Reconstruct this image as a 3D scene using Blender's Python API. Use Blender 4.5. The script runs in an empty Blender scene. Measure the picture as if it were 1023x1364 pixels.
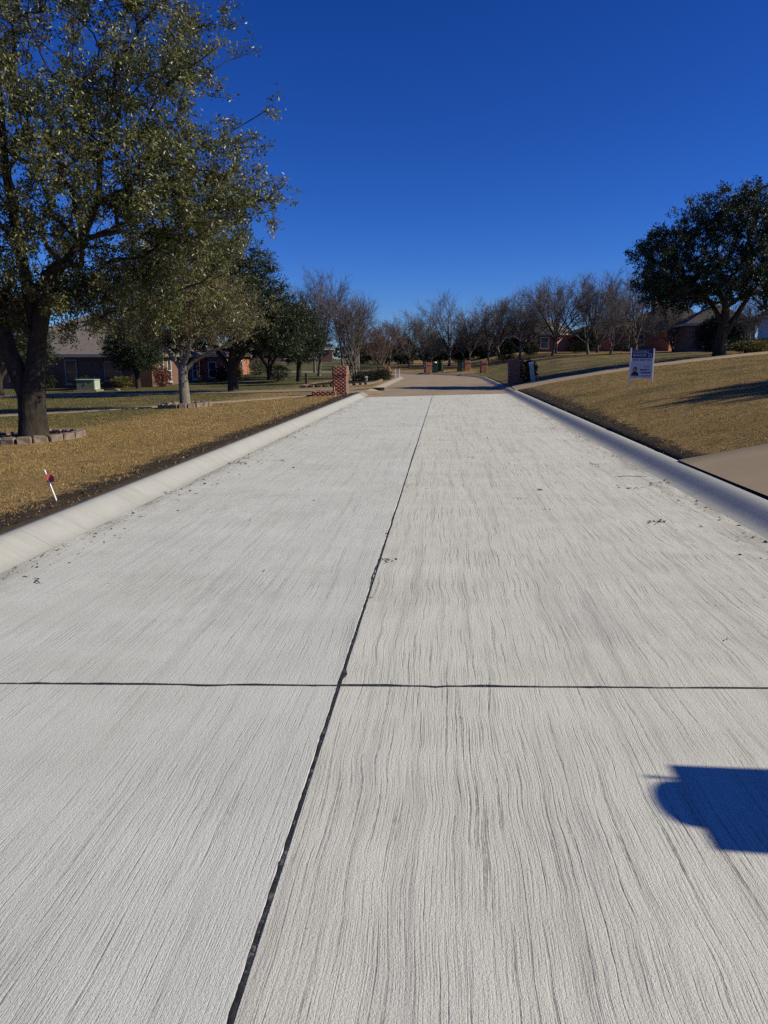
import bpy, bmesh, math, random
import numpy as np
from mathutils import Vector, Matrix
R = math.radians
rng = np.random.default_rng(7)
random.seed(7)
S = bpy.context.scene
COL = S.collection

# ------------------------------------------------------------------ camera, sky, sun, exposure
SUN_EL, SUN_AZ = 32.0, -3.0            # azimuth measured from +X (right of the road) towards +Y (down the road)
cam = bpy.data.cameras.new('camera'); cam_o = bpy.data.objects.new('camera', cam); COL.objects.link(cam_o)
cam.sensor_fit = 'VERTICAL'; cam.sensor_height = 36.0; cam.lens = 36.0 * 985 / 1364
cam.clip_start = 0.05; cam.clip_end = 3000
cam_o.location = (0, 0, 1.6)
cam_o.rotation_euler = (R(90 - 11.70), 0, R(4.575))
S.camera = cam_o
W = bpy.data.worlds.new('World'); S.world = W; W.use_nodes = True
wn = W.node_tree; wn.nodes.clear()
sky = wn.nodes.new('ShaderNodeTexSky'); sky.sky_type = 'NISHITA'; sky.sun_disc = False
sky.sun_elevation = R(SUN_EL); sky.sun_rotation = R(90 - SUN_AZ)
sky.altitude = 200; sky.air_density = 0.85; sky.dust_density = 0.15; sky.ozone_density = 3.0
hs = wn.nodes.new('ShaderNodeHueSaturation'); hs.inputs['Saturation'].default_value = 1.25
gm = wn.nodes.new('ShaderNodeGamma'); gm.inputs[1].default_value = 1.2
tn = wn.nodes.new('ShaderNodeMixRGB'); tn.blend_type = 'MULTIPLY'; tn.inputs[0].default_value = 1.0; tn.inputs[2].default_value = (.36, .54, 1.0, 1)   # deep winter blue
bg = wn.nodes.new('ShaderNodeBackground'); bg.inputs['Strength'].default_value = 0.073
wo = wn.nodes.new('ShaderNodeOutputWorld')
wn.links.new(sky.outputs[0], hs.inputs['Color']); wn.links.new(hs.outputs[0], gm.inputs[0]); wn.links.new(gm.outputs[0], tn.inputs[1]); wn.links.new(tn.outputs[0], bg.inputs[0]); wn.links.new(bg.outputs[0], wo.inputs[0])
sun = bpy.data.lights.new('sun', 'SUN'); sun.energy = 5.0; sun.angle = R(0.53); sun.color = (1.0, 0.92, 0.72)
sun_o = bpy.data.objects.new('sun', sun); COL.objects.link(sun_o); sun_o.location = (30, 0, 40)
sdir = Vector((math.cos(R(SUN_EL)) * math.cos(R(SUN_AZ)), math.cos(R(SUN_EL)) * math.sin(R(SUN_AZ)), math.sin(R(SUN_EL))))
sun_o.rotation_euler = sdir.to_track_quat('Z', 'Y').to_euler()
S.view_settings.view_transform = 'Standard'; S.view_settings.look = 'None'
S.view_settings.exposure = 0.0; S.view_settings.gamma = 1.0
S.render.engine = 'CYCLES'
S.cycles.use_denoising = False
S.cycles.sample_clamp_direct = 6.0; S.cycles.sample_clamp_indirect = 3.0
S.cycles.max_bounces = 6; S.cycles.transparent_max_bounces = 8

# ------------------------------------------------------------------ node helpers
class NT:
    def __init__(self, name):
        self.m = bpy.data.materials.new(name); self.m.use_nodes = True
        self.t = self.m.node_tree; self.t.nodes.clear()
        self.out = self.t.nodes.new('ShaderNodeOutputMaterial')
    def n(self, kind, **kw):
        nd = self.t.nodes.new('ShaderNode' + kind)
        ins = kw.pop('i', {})
        for k, v in kw.items(): setattr(nd, k, v)
        for k, v in ins.items():
            if hasattr(v, 'is_linked') or isinstance(v, bpy.types.NodeSocket): self.t.links.new(v, nd.inputs[k])
            else: nd.inputs[k].default_value = v
        return nd
    def link(self, a, b): self.t.links.new(a, b)
    def coord(self, which='Object'): return self.n('TexCoord').outputs[which]
    def pos(self): return self.n('NewGeometry').outputs['Position']
    def scale(self, v, s): return self.n('VectorMath', operation='MULTIPLY', i={0: v, 1: s}).outputs[0]
    def noise(self, v, sc=5., det=3., rough=.5, dist=0.):
        return self.n('TexNoise', i={'Vector': v, 'Scale': sc, 'Detail': det, 'Roughness': rough, 'Distortion': dist}).outputs['Fac']
    def ramp(self, f, stops, interp='LINEAR'):
        r = self.n('ValToRGB', i={0: f}); r.color_ramp.interpolation = interp
        el = r.color_ramp.elements
        while len(el) < len(stops): el.new(.5)
        for e, (p, c) in zip(el, stops):
            e.position = p; e.color = (c, c, c, 1) if isinstance(c, (int, float)) else (*c, 1)
        return r.outputs[0]
    def mix(self, f, a, b, mode='MIX'):
        nd = self.n('MixRGB', blend_type=mode)
        for k, v in ((0, f), (1, a), (2, b)):
            if isinstance(v, bpy.types.NodeSocket): self.t.links.new(v, nd.inputs[k])
            elif k == 0: nd.inputs[0].default_value = v
            else: nd.inputs[k].default_value = (*v, 1)
        return nd.outputs[0]
    def math(self, op, a, b=0.0, clamp=False):
        nd = self.n('Math', operation=op, i={0: a, 1: b}); nd.use_clamp = clamp
        return nd.outputs[0]
    def attr(self, name, out='Fac'): return self.n('Attribute', attribute_name=name).outputs[out]
    def bump(self, h, strength=.5, dist=.01, normal=None):
        nd = self.n('Bump', i={'Height': h, 'Strength': strength, 'Distance': dist})
        if normal is not None: self.link(normal, nd.inputs['Normal'])
        return nd.outputs[0]
    def bsdf(self, col, rough=.8, spec=.3, metal=0., normal=None):
        b = self.n('BsdfPrincipled')
        for k, v in (('Base Color', col), ('Roughness', rough), ('Specular IOR Level', spec), ('Metallic', metal)):
            if isinstance(v, bpy.types.NodeSocket): self.link(v, b.inputs[k])
            else: b.inputs[k].default_value = (*v, 1) if isinstance(v, tuple) else v
        if normal is not None: self.link(normal, b.inputs['Normal'])
        self.link(b.outputs[0], self.out.inputs[0])
        return b

def rand_of(t):   # per-object random number
    return t.n('ObjectInfo').outputs['Random']

# ------------------------------------------------------------------ materials
GL, GR = -3.35, 2.95       # gutter lines of the street
def m_concrete(name, wav, freq, tint, gstr):
    t = NT(name); p = t.pos()
    # slow sideways wander of the rake lines
    wx = t.noise(t.scale(p, (1.3, .9, 1)), 1.0, 2.0); wx2 = t.noise(t.scale(p, (2.2, 3.4, 1)), 1.0, 1.0)
    off = t.math('ADD', t.math('MULTIPLY', t.math('SUBTRACT', wx, .5), wav), t.math('MULTIPLY', t.math('SUBTRACT', wx2, .5), wav * .28))
    comb = t.n('CombineXYZ', i={0: off, 1: 0., 2: 0.}).outputs[0]
    q = t.n('VectorMath', operation='ADD', i={0: p, 1: comb}).outputs[0]
    g1 = t.noise(t.scale(q, (freq, 1.1, 1)), 1.0, 2.0, .55)
    g2 = t.noise(t.scale(q, (freq * 2.6, 3.2, 1)), 1.0, 1.0, .5)
    gro = t.ramp(g1, [(.35, 0.), (.43, 1.)])
    gro2 = t.ramp(g2, [(.33, 0.), (.5, 1.)])
    str_ = t.ramp(t.noise(t.scale(p, (.7, .5, 1)), 1.0, 3.0), [(.3, .3), (.65, 1.)])  # rake pressed harder here and there
    sand = t.noise(p, 260., 2., .6); mot = t.noise(p, 1.7, 4., .6); band = t.noise(t.scale(p, (.35, 2.6, 1)), 1.0, 3.)
    brk = t.noise(t.scale(q, (freq * 1.2, 22., 1)), 1.0, 3.0, .65)
    grit = t.noise(p, 120., 3., .7)
    h = t.math('ADD', t.math('MULTIPLY', t.math('MULTIPLY', gro, str_), .55), t.math('MULTIPLY', t.math('MULTIPLY', gro2, str_), .35))
    h = t.math('ADD', h, t.math('MULTIPLY', brk, .8)); h = t.math('ADD', h, t.math('MULTIPLY', sand, .8)); h = t.math('ADD', h, t.math('MULTIPLY', grit, 1.1))
    base = t.ramp(mot, [(.25, tuple(c * .87 for c in tint)), (.75, tint)])
    base = t.mix(t.ramp(band, [(.35, 0.), (.7, .30)]), base, (tint[0] * .80, tint[1] * .79, tint[2] * .76))
    groove_tone = t.math('MULTIPLY', t.math('SUBTRACT', 1.0, gro), t.math('MULTIPLY', str_, gstr))  # colour darkened along the rake grooves
    groove_tone = t.math('MULTIPLY', groove_tone, t.ramp(brk, [(.38, 1.), (.62, .2)]))
    base = t.mix(groove_tone, base, (.13, .12, .105))
    strk = t.noise(t.scale(q, (13., .32, 1)), 1.0, 3.0, .6)
    base = t.mix(t.ramp(strk, [(.50, 0.), (.68, gstr * .42)]), base, (.30, .29, .26))
    blot = t.noise(p, .75, 4., .65)
    base = t.mix(t.ramp(blot, [(.52, 0.), (.72, .30)]), base, (.41, .395, .30))
    blot2 = t.noise(t.scale(p, (1.4, .8, 1)), .9, 4., .6, .8)
    base = t.mix(t.ramp(blot2, [(.56, 0.), (.70, .22)]), base, (.36, .35, .34))
    lx = t.n('SeparateXYZ', i={0: p}).outputs[0]
    gut = t.math('MAXIMUM', t.math('SUBTRACT', 1.0, t.math('MULTIPLY', t.math('SUBTRACT', lx, GL), 3.2), True), t.math('SUBTRACT', 1.0, t.math('MULTIPLY', t.math('SUBTRACT', GR, lx), 2.0), True))
    silt = t.math('MULTIPLY', gut, t.ramp(t.noise(t.scale(p, (5, 1.1, 1)), 1., 4., .7), [(.42, 0.), (.66, .75)]))
    base = t.mix(silt, base, (.22, .19, .15))
    spots = t.noise(p, 23., 2., .7)
    base = t.mix(t.ramp(spots, [(.71, 0.), (.78, .55)]), base, (.13, .12, .10))
    fine_groove_tone = t.math('MULTIPLY', t.math('SUBTRACT', 1.0, gro2), t.math('MULTIPLY', str_, gstr * .42))  # same darkening for the finer grooves
    base = t.mix(fine_groove_tone, base, (.20, .19, .165))
    fleck = t.noise(t.scale(p, (1, .55, 1)), 210., 2., .6)
    base = t.mix(t.ramp(fleck, [(.57, 0.), (.70, .5)]), base, (.21, .20, .18))
    pale = t.noise(p, 160., 2., .6)
    base = t.mix(t.ramp(pale, [(.58, 0.), (.72, .5)]), base, (.80, .79, .74))
    t.bsdf(base, .88, .25, 0, t.bump(h, .9, .0028))
    return t.m
M = {}
M['slab_left'] = m_concrete('concrete_left', .05, 92., (.68, .685, .62), .50)
M['slab_right'] = m_concrete('concrete_right', .10, 70., (.71, .70, .61), .88)
def m_kerb():
    t = NT('kerb_concrete'); p = t.pos()
    mot = t.noise(p, 2.2, 4., .65); fine = t.noise(p, 170., 2.)
    brush = t.noise(t.scale(p, (9, 60, 9)), 1., 2.)
    c = t.ramp(mot, [(.25, (.37, .37, .34)), (.75, (.44, .44, .405))])
    r = rand_of(t); c = t.mix(t.math('MULTIPLY', r, .25), c, (.47, .46, .425))
    c = t.mix(t.ramp(t.noise(p, 14., 3., .7), [(.62, 0.), (.74, .35)]), c, (.30, .28, .25))
    c = t.mix(t.ramp(t.noise(t.scale(p, (1.2, 7, 1.2)), 1., 4., .65), [(.5, 0.), (.72, .4)]), c, (.31, .30, .27))
    c = t.mix(t.ramp(t.noise(p, 190., 2., .6), [(.58, 0.), (.72, .4)]), c, (.22, .21, .19))
    t.bsdf(c, .88, .2, 0, t.bump(t.math('ADD', t.math('MULTIPLY', fine, 1.2), t.math('MULTIPLY', brush, .6)), .6, .003)); return t.m
M['kerb'] = m_kerb()
def m_simple(name, col, rough=.7, spec=.3, var=.25, vs=6., bump=.2, bd=.003, bs=60., metal=0.):
    t = NT(name); p = t.coord('Object')
    v = t.noise(p, vs, 4., .6)
    c = t.ramp(v, [(.25, tuple(x * (1 - var) for x in col)), (.75, tuple(min(1, x * (1 + var * .6)) for x in col))])
    t.bsdf(c, rough, spec, metal, t.bump(t.noise(p, bs, 3., .6), bump, bd)); return t.m
def m_tar():
    t = NT('tar_sealant'); p = t.pos()
    c = t.ramp(t.noise(p, 25., 4., .7), [(.3, (.010, .010, .011)), (.56, (.035, .034, .032)), (.70, (.22, .21, .195))])
    t.bsdf(c, .62, .4, 0, t.bump(t.noise(p, 90., 3.), .6, .004)); return t.m
M['tar'] = m_tar()
def m_asphalt():
    t = NT('worn_asphalt'); p = t.pos()
    c = t.ramp(t.noise(t.scale(p, (.9, .22, 1)), 1., 4., .6), [(.3, (.275, .208, .135)), (.7, (.345, .265, .178))])
    c = t.mix(t.ramp(t.noise(p, 130., 2., .7), [(.5, 0.), (.75, .5)]), c, (.40, .34, .26))
    c = t.mix(t.ramp(t.noise(t.scale(p, (2.5, .16, 1)), 1., 2.), [(.6, 0.), (.75, .25)]), c, (.16, .14, .125))
    t.bsdf(c, .9, .25, 0, t.bump(t.noise(p, 140., 2.), .5, .004)); return t.m
M['asphalt'] = m_asphalt()
def m_drive(name, a, b):
    t = NT(name); p = t.pos()
    c = t.ramp(t.noise(p, 1.2, 4., .6), [(.3, a), (.7, b)])
    c = t.mix(t.ramp(t.noise(p, 95., 2., .7), [(.45, 0.), (.7, .55)]), c, tuple(x * .62 for x in a))
    t.bsdf(c, .9, .2, 0, t.bump(t.noise(p, 110., 2.), .5, .003)); return t.m
M['drive'] = m_drive('exposed_aggregate', (.37, .285, .175), (.45, .35, .225))
M['path'] = m_drive('old_concrete_path', (.27, .215, .14), (.33, .265, .18))
M['kerb_old'] = m_drive('old_kerb', (.30, .265, .22), (.36, .32, .27))
def m_lawn():
    t = NT('dormant_lawn'); p = t.pos()
    n1 = t.noise(p, .55, 4., .6); n2 = t.noise(p, 9., 4., .7); n3 = t.noise(p, 75., 2., .7)
    straw = t.ramp(n2, [(.25, (.20, .130, .050)), (.5, (.32, .215, .085)), (.75, (.43, .31, .14))])
    green = t.ramp(n2, [(.25, (.072, .078, .026)), (.75, (.15, .145, .058))])
    gm = t.math('ADD', t.attr('green'), t.math('MULTIPLY', t.math('SUBTRACT', n1, .5), 1.5), True)
    c = t.mix(t.ramp(gm, [(.35, 0.), (.75, 1.)]), straw, green)
    thin = t.noise(p, 1.6, 5., .7)
    c = t.mix(t.ramp(thin, [(.52, 0.), (.68, .55)]), c, (.115, .085, .055))
    soil = t.ramp(t.noise(p, 18., 4., .7), [(.3, (.035, .026, .018)), (.7, (.085, .064, .045))])
    sm = t.math('ADD', t.attr('soil'), t.math('MULTIPLY', t.math('SUBTRACT', t.noise(p, 3.2, 4., .7), .5), 1.1), True)
    c = t.mix(t.ramp(sm, [(.42, 0.), (.62, 1.)]), c, soil)
    c = t.mix(t.ramp(n3, [(.35, .45), (.6, 0.)]), c, (.055, .042, .024))
    t.bsdf(c, .95, .1, 0, t.bump(t.math('ADD', n3, t.math('MULTIPLY', n2, 1.4)), .9, .02)); return t.m
M['lawn'] = m_lawn()
def m_tint(name, stops, rough=.6, spec=.25, transl=.0, attr='tint'):
    t = NT(name); c = t.ramp(t.attr(attr), stops)
    b = t.bsdf(c, rough, spec)
    if transl > 0:
        tr = t.n('BsdfTranslucent', i={'Color': c}); mx = t.n('MixShader', i={0: transl})
        t.link(b.outputs[0], mx.inputs[1]); t.link(tr.outputs[0], mx.inputs[2]); t.link(mx.outputs[0], t.out.inputs[0])
    return t.m
M['grass'] = m_tint('grass_blades', [(0., (.13, .13, .035)), (.25, (.27, .20, .066)), (.5, (.40, .27, .10)), (.8, (.52, .37, .16)), (1., (.68, .54, .29))], .8, .15, .15)
M['oak_leaf'] = m_tint('live_oak_leaves', [(0., (.045, .055, .016)), (.4, (.105, .118, .034)), (.75, (.19, .195, .060)), (1., (.34, .31, .12))], .36, .6, .32)
M['dark_leaf'] = m_tint('dark_oak_leaves', [(0., (.014, .024, .010)), (.5, (.028, .046, .017)), (.9, (.055, .075, .026)), (1., (.09, .10, .04))], .45, .4, .15)
M['yellow_leaf'] = m_tint('yellowing_leaves', [(0., (.09, .085, .024)), (.5, (.19, .165, .048)), (1., (.32, .27, .10))], .5, .35, .3)
M['cedar_leaf'] = m_tint('cedar_foliage', [(0., (.010, .018, .009)), (.6, (.022, .036, .015)), (1., (.045, .058, .022))], .6, .25, .1)
M['red_leaf'] = m_tint('red_leaves', [(0., (.10, .022, .018)), (.6, (.22, .05, .035)), (1., (.33, .10, .06))], .55, .3, .25)
M['gold_leaf'] = m_tint('golden_leaves', [(0., (.22, .13, .02)), (1., (.45, .30, .05))], .55, .3, .25)
M['litter'] = m_tint('fallen_leaves', [(0., (.035, .024, .016)), (.5, (.10, .065, .038)), (.85, (.20, .14, .085)), (1., (.46, .40, .30))], .75, .2)
def m_bark(name, a, b, sc=1.):
    t = NT(name); p = t.coord('Object')
    v = t.noise(t.scale(p, (9 * sc, 9 * sc, 2.2 * sc)), 1., 5., .65, .6)
    c = t.ramp(v, [(.3, a), (.7, b)])
    c = t.mix(t.ramp(t.noise(p, 5., 3.), [(.55, 0.), (.7, .35)]), c, tuple(min(1, x * 1.6) for x in b))
    t.bsdf(c, .92, .15, 0, t.bump(v, 1., .03)); return t.m
M['bark_dark'] = m_bark('oak_bark', (.020, .016, .013), (.065, .054, .043))
M['bark_grey'] = m_bark('grey_bark', (.12, .105, .085), (.27, .245, .205), 2.)
M['bark_bare'] = m_bark('winter_bark', (.085, .070, .060), (.17, .145, .125), 2.)
M['twig'] = m_simple('winter_twigs', (.125, .105, .095), .9, .1, .3, 3., 0.)
def m_brick(name, a, b, mortar, sc=1., bump=.5):
    t = NT(name); p = t.coord('Object')
    geo = t.n('NewGeometry'); nrm = t.n('TexCoord').outputs['Normal']
    sep = t.n('SeparateXYZ', i={0: p}); sn = t.n('SeparateXYZ', i={0: nrm})
    ax = t.math('GREATER_THAN', t.math('ABSOLUTE', sn.outputs[0]), .7)
    u = t.n('Mix', data_type='FLOAT', i={0: ax, 2: sep.outputs[0], 3: sep.outputs[1]}).outputs[0]
    uv = t.n('CombineXYZ', i={0: u, 1: sep.outputs[2], 2: 0.}).outputs[0]
    br = t.n('TexBrick', i={'Vector': uv, 'Color1': (*a, 1), 'Color2': (*b, 1), 'Mortar': (*mortar, 1), 'Scale': sc, 'Mortar Size': .006, 'Brick Width': .21, 'Row Height': .075, 'Bias': -.1})
    c = t.mix(t.ramp(t.noise(p, 9., 3.), [(.3, .0), (.7, .35)]), br.outputs['Color'], tuple(x * .6 for x in a))
    t.bsdf(c, .85, .2, 0, t.bump(t.math('SUBTRACT', 1.0, br.outputs['Fac']), bump, .006)); return t.m
M['brick_red'] = m_brick('red_brick_wall', (.40, .125, .065), (.48, .19, .10), (.34, .29, .24))
M['brick_tan'] = m_brick('pink_brick_wall', (.46, .20, .12), (.54, .27, .17), (.40, .34, .29))
M['brick_dark'] = m_brick('brown_brick_wall', (.17, .085, .060), (.23, .115, .08), (.24, .20, .17))
def m_pillar_brick():
    t = NT('pillar_brick'); p = t.coord('Object')
    c = t.ramp(t.attr('tint'), [(0., (.15, .058, .040)), (.5, (.27, .10, .066)), (1., (.40, .185, .13))])
    c = t.mix(t.ramp(t.noise(p, 38., 4., .7), [(.4, 0.), (.7, .4)]), c, (.20, .12, .09))
    t.bsdf(c, .85, .2, 0, t.bump(t.noise(p, 120., 3.), .5, .004)); return t.m
M['pillar_brick'] = m_pillar_brick()
M['mortar'] = m_simple('mortar', (.36, .31, .26), .95, .1, .3, 12., .4)
def m_roof(name, a, b):
    t = NT(name); p = t.coord('Object')
    sep = t.n('SeparateXYZ', i={0: p})
    row = t.math('FRACT', t.math('MULTIPLY', sep.outputs[2], 9.))
    v = t.noise(t.scale(p, (3.5, 3.5, 9)), 1., 3., .7)
    c = t.ramp(v, [(.3, a), (.7, b)]); c = t.mix(t.ramp(row, [(0., .45), (.15, 0.)]), c, tuple(x * .5 for x in a))
    t.bsdf(c, .95, .1, 0, t.bump(t.math('ADD', row, v), .6, .02)); return t.m
M['roof_grey'] = m_roof('weathered_shingles', (.15, .13, .11), (.24, .21, .18))
M['roof_dark'] = m_roof('dark_shingles', (.055, .050, .047), (.095, .088, .08))
M['roof_slate'] = m_roof('slate_grey_shingles', (.10, .115, .115), (.16, .175, .17))
M['trim'] = m_simple('white_trim', (.72, .70, .66), .5, .4, .08, 4., .05)
M['trim_tan'] = m_simple('tan_trim', (.40, .35, .28), .6, .3, .1, 4., .05)
M['siding'] = m_simple('white_siding', (.74, .73, .71), .6, .3, .06, 2., .08)
M['door_wood'] = m_simple('stained_door', (.13, .07, .04), .5, .4, .25, 8., .1)
def m_glass():
    t = NT('window_glass'); p = t.coord('Object')
    t.bsdf(t.ramp(t.noise(p, 2., 2.), [(.3, (.025, .03, .036)), (.7, (.06, .07, .08))]), .06, .6); return t.m
M['glass'] = m_glass()
M['stone'] = m_simple('edging_stone', (.26, .20, .155), .92, .15, .4, 9., .9, .012, 34.)
M['mulch'] = m_simple('mulch', (.035, .025, .018), .95, .1, .5, 40., 1., .03, 55.)
M['utility_green'] = m_simple('utility_green_paint', (.15, .19, .115), .5, .4, .12, 3., .1)
M['utility_pale'] = m_simple('pale_green_plastic', (.40, .46, .40), .5, .4, .12, 5., .1)  # own colour of the tilted post; sunlit tone on the utility box
M['bin_green'] = m_simple('bin_plastic', (.012, .052, .032), .42, .45, .2, 4., .1)
M['bin_black'] = m_simple('bin_black', (.014, .015, .015), .5, .4, .2, 4., .1)
M['wood_post'] = m_bark('weathered_wood', (.055, .042, .032), (.13, .105, .08), 3.)
M['white_plastic'] = m_simple('white_plastic', (.80, .79, .77), .4, .45, .06, 9., .05)
M['pink_flag'] = m_simple('pink_vinyl', (.62, .075, .085), .5, .4, .1, 9., .05)
M['pale_wood'] = m_simple('pale_lath', (.52, .40, .27), .8, .2, .2, 30., .3)
M['pink_lath'] = m_simple('pink_painted_lath', (.62, .30, .24), .8, .2, .2, 30., .3)
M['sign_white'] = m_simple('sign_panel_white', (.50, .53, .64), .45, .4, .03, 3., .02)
M['sign_blue'] = m_simple('sign_navy', (.016, .024, .115), .45, .4, .1, 3., .02)
M['sign_black'] = m_simple('sign_black', (.015, .015, .02), .45, .4, .1, 3., .02)
M['sign_skin'] = m_simple('printed_skin', (.45, .27, .2), .5, .3, .1, 30., .0)
M['metal'] = m_simple('galvanised_metal', (.42, .42, .41), .45, .5, .1, 10., .1, .002, 60., .8)
M['pebble'] = m_simple('grit', (.12, .11, .10), .9, .2, .4, 60., .3)

# ------------------------------------------------------------------ mesh helpers
def tag(o, label=None, cat=None, group=None, kind=None):
    if label: o['label'] = label
    if cat: o['category'] = cat
    if group: o['group'] = group
    if kind: o['kind'] = kind
    return o
def link(name, me, mat=None, parent=None, loc=None):
    o = bpy.data.objects.new(name, me); COL.objects.link(o)
    if mat is not None and me is not None and len(me.materials) == 0: me.materials.append(mat)
    if parent is not None: o.parent = parent
    if loc is not None: o.location = loc
    return o
def empty(name, loc, rz=0.):
    o = bpy.data.objects.new(name, None); COL.objects.link(o); o.location = loc; o.rotation_euler = (0, 0, rz); o.empty_display_size = .2
    return o
def np_mesh(name, V, faces, smooth=False, tint=None, attrs=None):
    """faces: list of (n,k) index arrays"""
    V = np.asarray(V, np.float32); me = bpy.data.meshes.new(name)
    me.vertices.add(len(V)); me.vertices.foreach_set('co', V.ravel())
    loops = np.concatenate([f.ravel() for f in faces]).astype(np.int32)
    tot = np.concatenate([np.full(len(f), f.shape[1], np.int32) for f in faces])
    st = np.concatenate([[0], np.cumsum(tot)[:-1]]).astype(np.int32)
    me.loops.add(len(loops)); me.loops.foreach_set('vertex_index', loops)
    me.polygons.add(len(tot)); me.polygons.foreach_set('loop_start', st); me.polygons.foreach_set('loop_total', tot)
    if smooth: me.polygons.foreach_set('use_smooth', np.ones(len(tot), bool))
    for k, a in ([('tint', tint)] if tint is not None else []) + list((attrs or {}).items()):
        at = me.attributes.new(k, 'FLOAT', 'POINT'); at.data.foreach_set('value', np.asarray(a, np.float32))
    me.update(calc_edges=True); me.validate()
    return me
def bm_mesh(name, bm, smooth=False):
    bmesh.ops.recalc_face_normals(bm, faces=bm.faces)
    me = bpy.data.meshes.new(name); bm.to_mesh(me); bm.free()
    if smooth:
        for p in me.polygons: p.use_smooth = True
    return me
def box(bm, c, s, rz=0., taper=1., bevel=0., tilt=None):
    m = Matrix.Translation(c) @ Matrix.Rotation(rz, 4, 'Z')
    if tilt: m = m @ Matrix.Rotation(tilt[0], 4, 'X') @ Matrix.Rotation(tilt[1], 4, 'Y')
    r = bmesh.ops.create_cube(bm, size=1.)
    vs = r['verts']
    for v in vs:
        k = taper if v.co.z > 0 else 1.
        v.co = Vector((v.co.x * s[0] * k, v.co.y * s[1] * k, v.co.z * s[2]))
    if bevel > 0:
        es = list({e for v in vs for e in v.link_edges})
        rb = bmesh.ops.bevel(bm, geom=es, offset=bevel, segments=1, affect='EDGES', profile=.5)
        vs = list({v for f in rb['faces'] for v in f.verts} | {v for v in vs if v.is_valid})
    for v in vs: v.co = m @ v.co
    return vs
def B(name, c, s, mat, parent=None, **k):
    bm = bmesh.new(); box(bm, Vector(c), s, **k); return link(name, bm_mesh(name, bm), mat, parent)
def frusta(P0, P1, R0, R1, n):
    P0 = np.asarray(P0, float); P1 = np.asarray(P1, float); d = P1 - P0
    L = np.linalg.norm(d, axis=1, keepdims=True); d = d / np.maximum(L, 1e-6)
    ref = np.where(np.abs(d[:, 2:3]) < .9, np.array([[0, 0, 1.]]), np.array([[1., 0, 0]]))
    a = np.cross(d, ref); a /= np.maximum(np.linalg.norm(a, axis=1, keepdims=True), 1e-6); b = np.cross(d, a)
    th = np.arange(n) * 2 * np.pi / n
    ring = a[:, None] * np.cos(th)[None, :, None] + b[:, None] * np.sin(th)[None, :, None]
    V = np.concatenate([P0[:, None] + ring * np.asarray(R0)[:, None, None], P1[:, None] + ring * np.asarray(R1)[:, None, None]], 1)
    N = len(P0); base = (np.arange(N) * 2 * n)[:, None]
    F = []
    for k in range(n):
        k2 = (k + 1) % n; F.append(np.concatenate([base + k, base + k2, base + n + k2, base + n + k], 1))
    return V.reshape(-1, 3), np.concatenate(F)
def tube(pts, rad, n=12, wob=0., flare=0.):
    pts = np.asarray(pts, float); rad = np.asarray(rad, float); V = []; F = []
    a = np.array([1., 0, 0])
    for i, p in enumerate(pts):
        d = pts[min(i + 1, len(pts) - 1)] - pts[max(i - 1, 0)]; d /= np.linalg.norm(d)
        a = a - d * a.dot(d); a /= np.linalg.norm(a); b = np.cross(d, a)
        for k in range(n):
            th = 2 * np.pi * k / n; r = rad[i] * (1 + wob * math.sin(3 * th + i * .7) + wob * .7 * math.sin(5 * th - i * .4))
            V.append(p + r * (a * math.cos(th) + b * math.sin(th)))
    for i in range(len(pts) - 1):
        for k in range(n):
            k2 = (k + 1) % n; F.append((i * n + k, i * n + k2, (i + 1) * n + k2, (i + 1) * n + k))
    return np.array(V), np.array(F)
class Geo:
    def __init__(s): s.V = []; s.Q = []; s.T = []; s.c = 0; s.t = []
    def add(s, V, F, tint=None):
        s.V.append(V); (s.Q if F.shape[1] == 4 else s.T).append(F + s.c); s.c += len(V)
        s.t.append(np.full(len(V), .5) if tint is None else tint)
    def mesh(s, name, smooth=True):
        fs = [np.concatenate(x) for x in (s.Q, s.T) if x]
        return np_mesh(name, np.concatenate(s.V), fs, smooth, np.concatenate(s.t))
def unit(v): return v / np.maximum(np.linalg.norm(v, axis=-1, keepdims=True), 1e-9)
def leaf_quads(C, D, L, Wd, tint, r, up=.35):
    """folded rhombic leaves: base C, direction D"""
    n = len(C); D = unit(D); Nn = unit(r.normal(size=(n, 3)) + np.array([0, 0, up])); Sd = unit(np.cross(D, Nn)); Nn = np.cross(Sd, D)
    L = L[:, None]; Wd = Wd[:, None]; mid = C + D * L * .48
    V = np.stack([C, mid + Sd * Wd * .5 + Nn * Wd * .22, C + D * L - Nn * L * .08, mid - Sd * Wd * .5 + Nn * Wd * .22], 1).reshape(-1, 3)
    b = (np.arange(n) * 4)[:, None]
    F = np.concatenate([np.concatenate([b, b + 1, b + 2], 1), np.concatenate([b, b + 2, b + 3], 1)])
    return V, F, np.repeat(tint, 4)

# ------------------------------------------------------------------ lie of the land
RC = np.array([-26.7, 62.0])       # bend centre
def ss(a, b, x): t = np.clip((x - a) / (b - a), 0, 1); return t * t * (3 - 2 * t)
def lat(x, y):
    x = np.asarray(x, float); y = np.asarray(y, float)
    r = np.hypot(x - RC[0], y - RC[1]) + RC[0]
    return np.where(y < RC[1], x, np.where(x > RC[0], r, (y - RC[1]) + RC[0]))
def gz(x, y):
    x = np.asarray(x, float); y = np.asarray(y, float); l = lat(x, y)
    dr = np.maximum(l - 3.45, 0); dl = np.maximum(-3.75 - l, 0)
    w = ss(45, 75, y); A = 2.9 * (1 - w) + w * (.9 + 1.75 * ss(0, 12, x))
    zr = .13 + A * (1 - np.exp(-dr / 13.5)); zl = .13 - 1.15 * (1 - np.exp(-dl / 22.)) * (1 - ss(60, 85, y))
    return np.where(l > 0, zr, zl)
def g(x, y): return float(gz(x, y))
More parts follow.
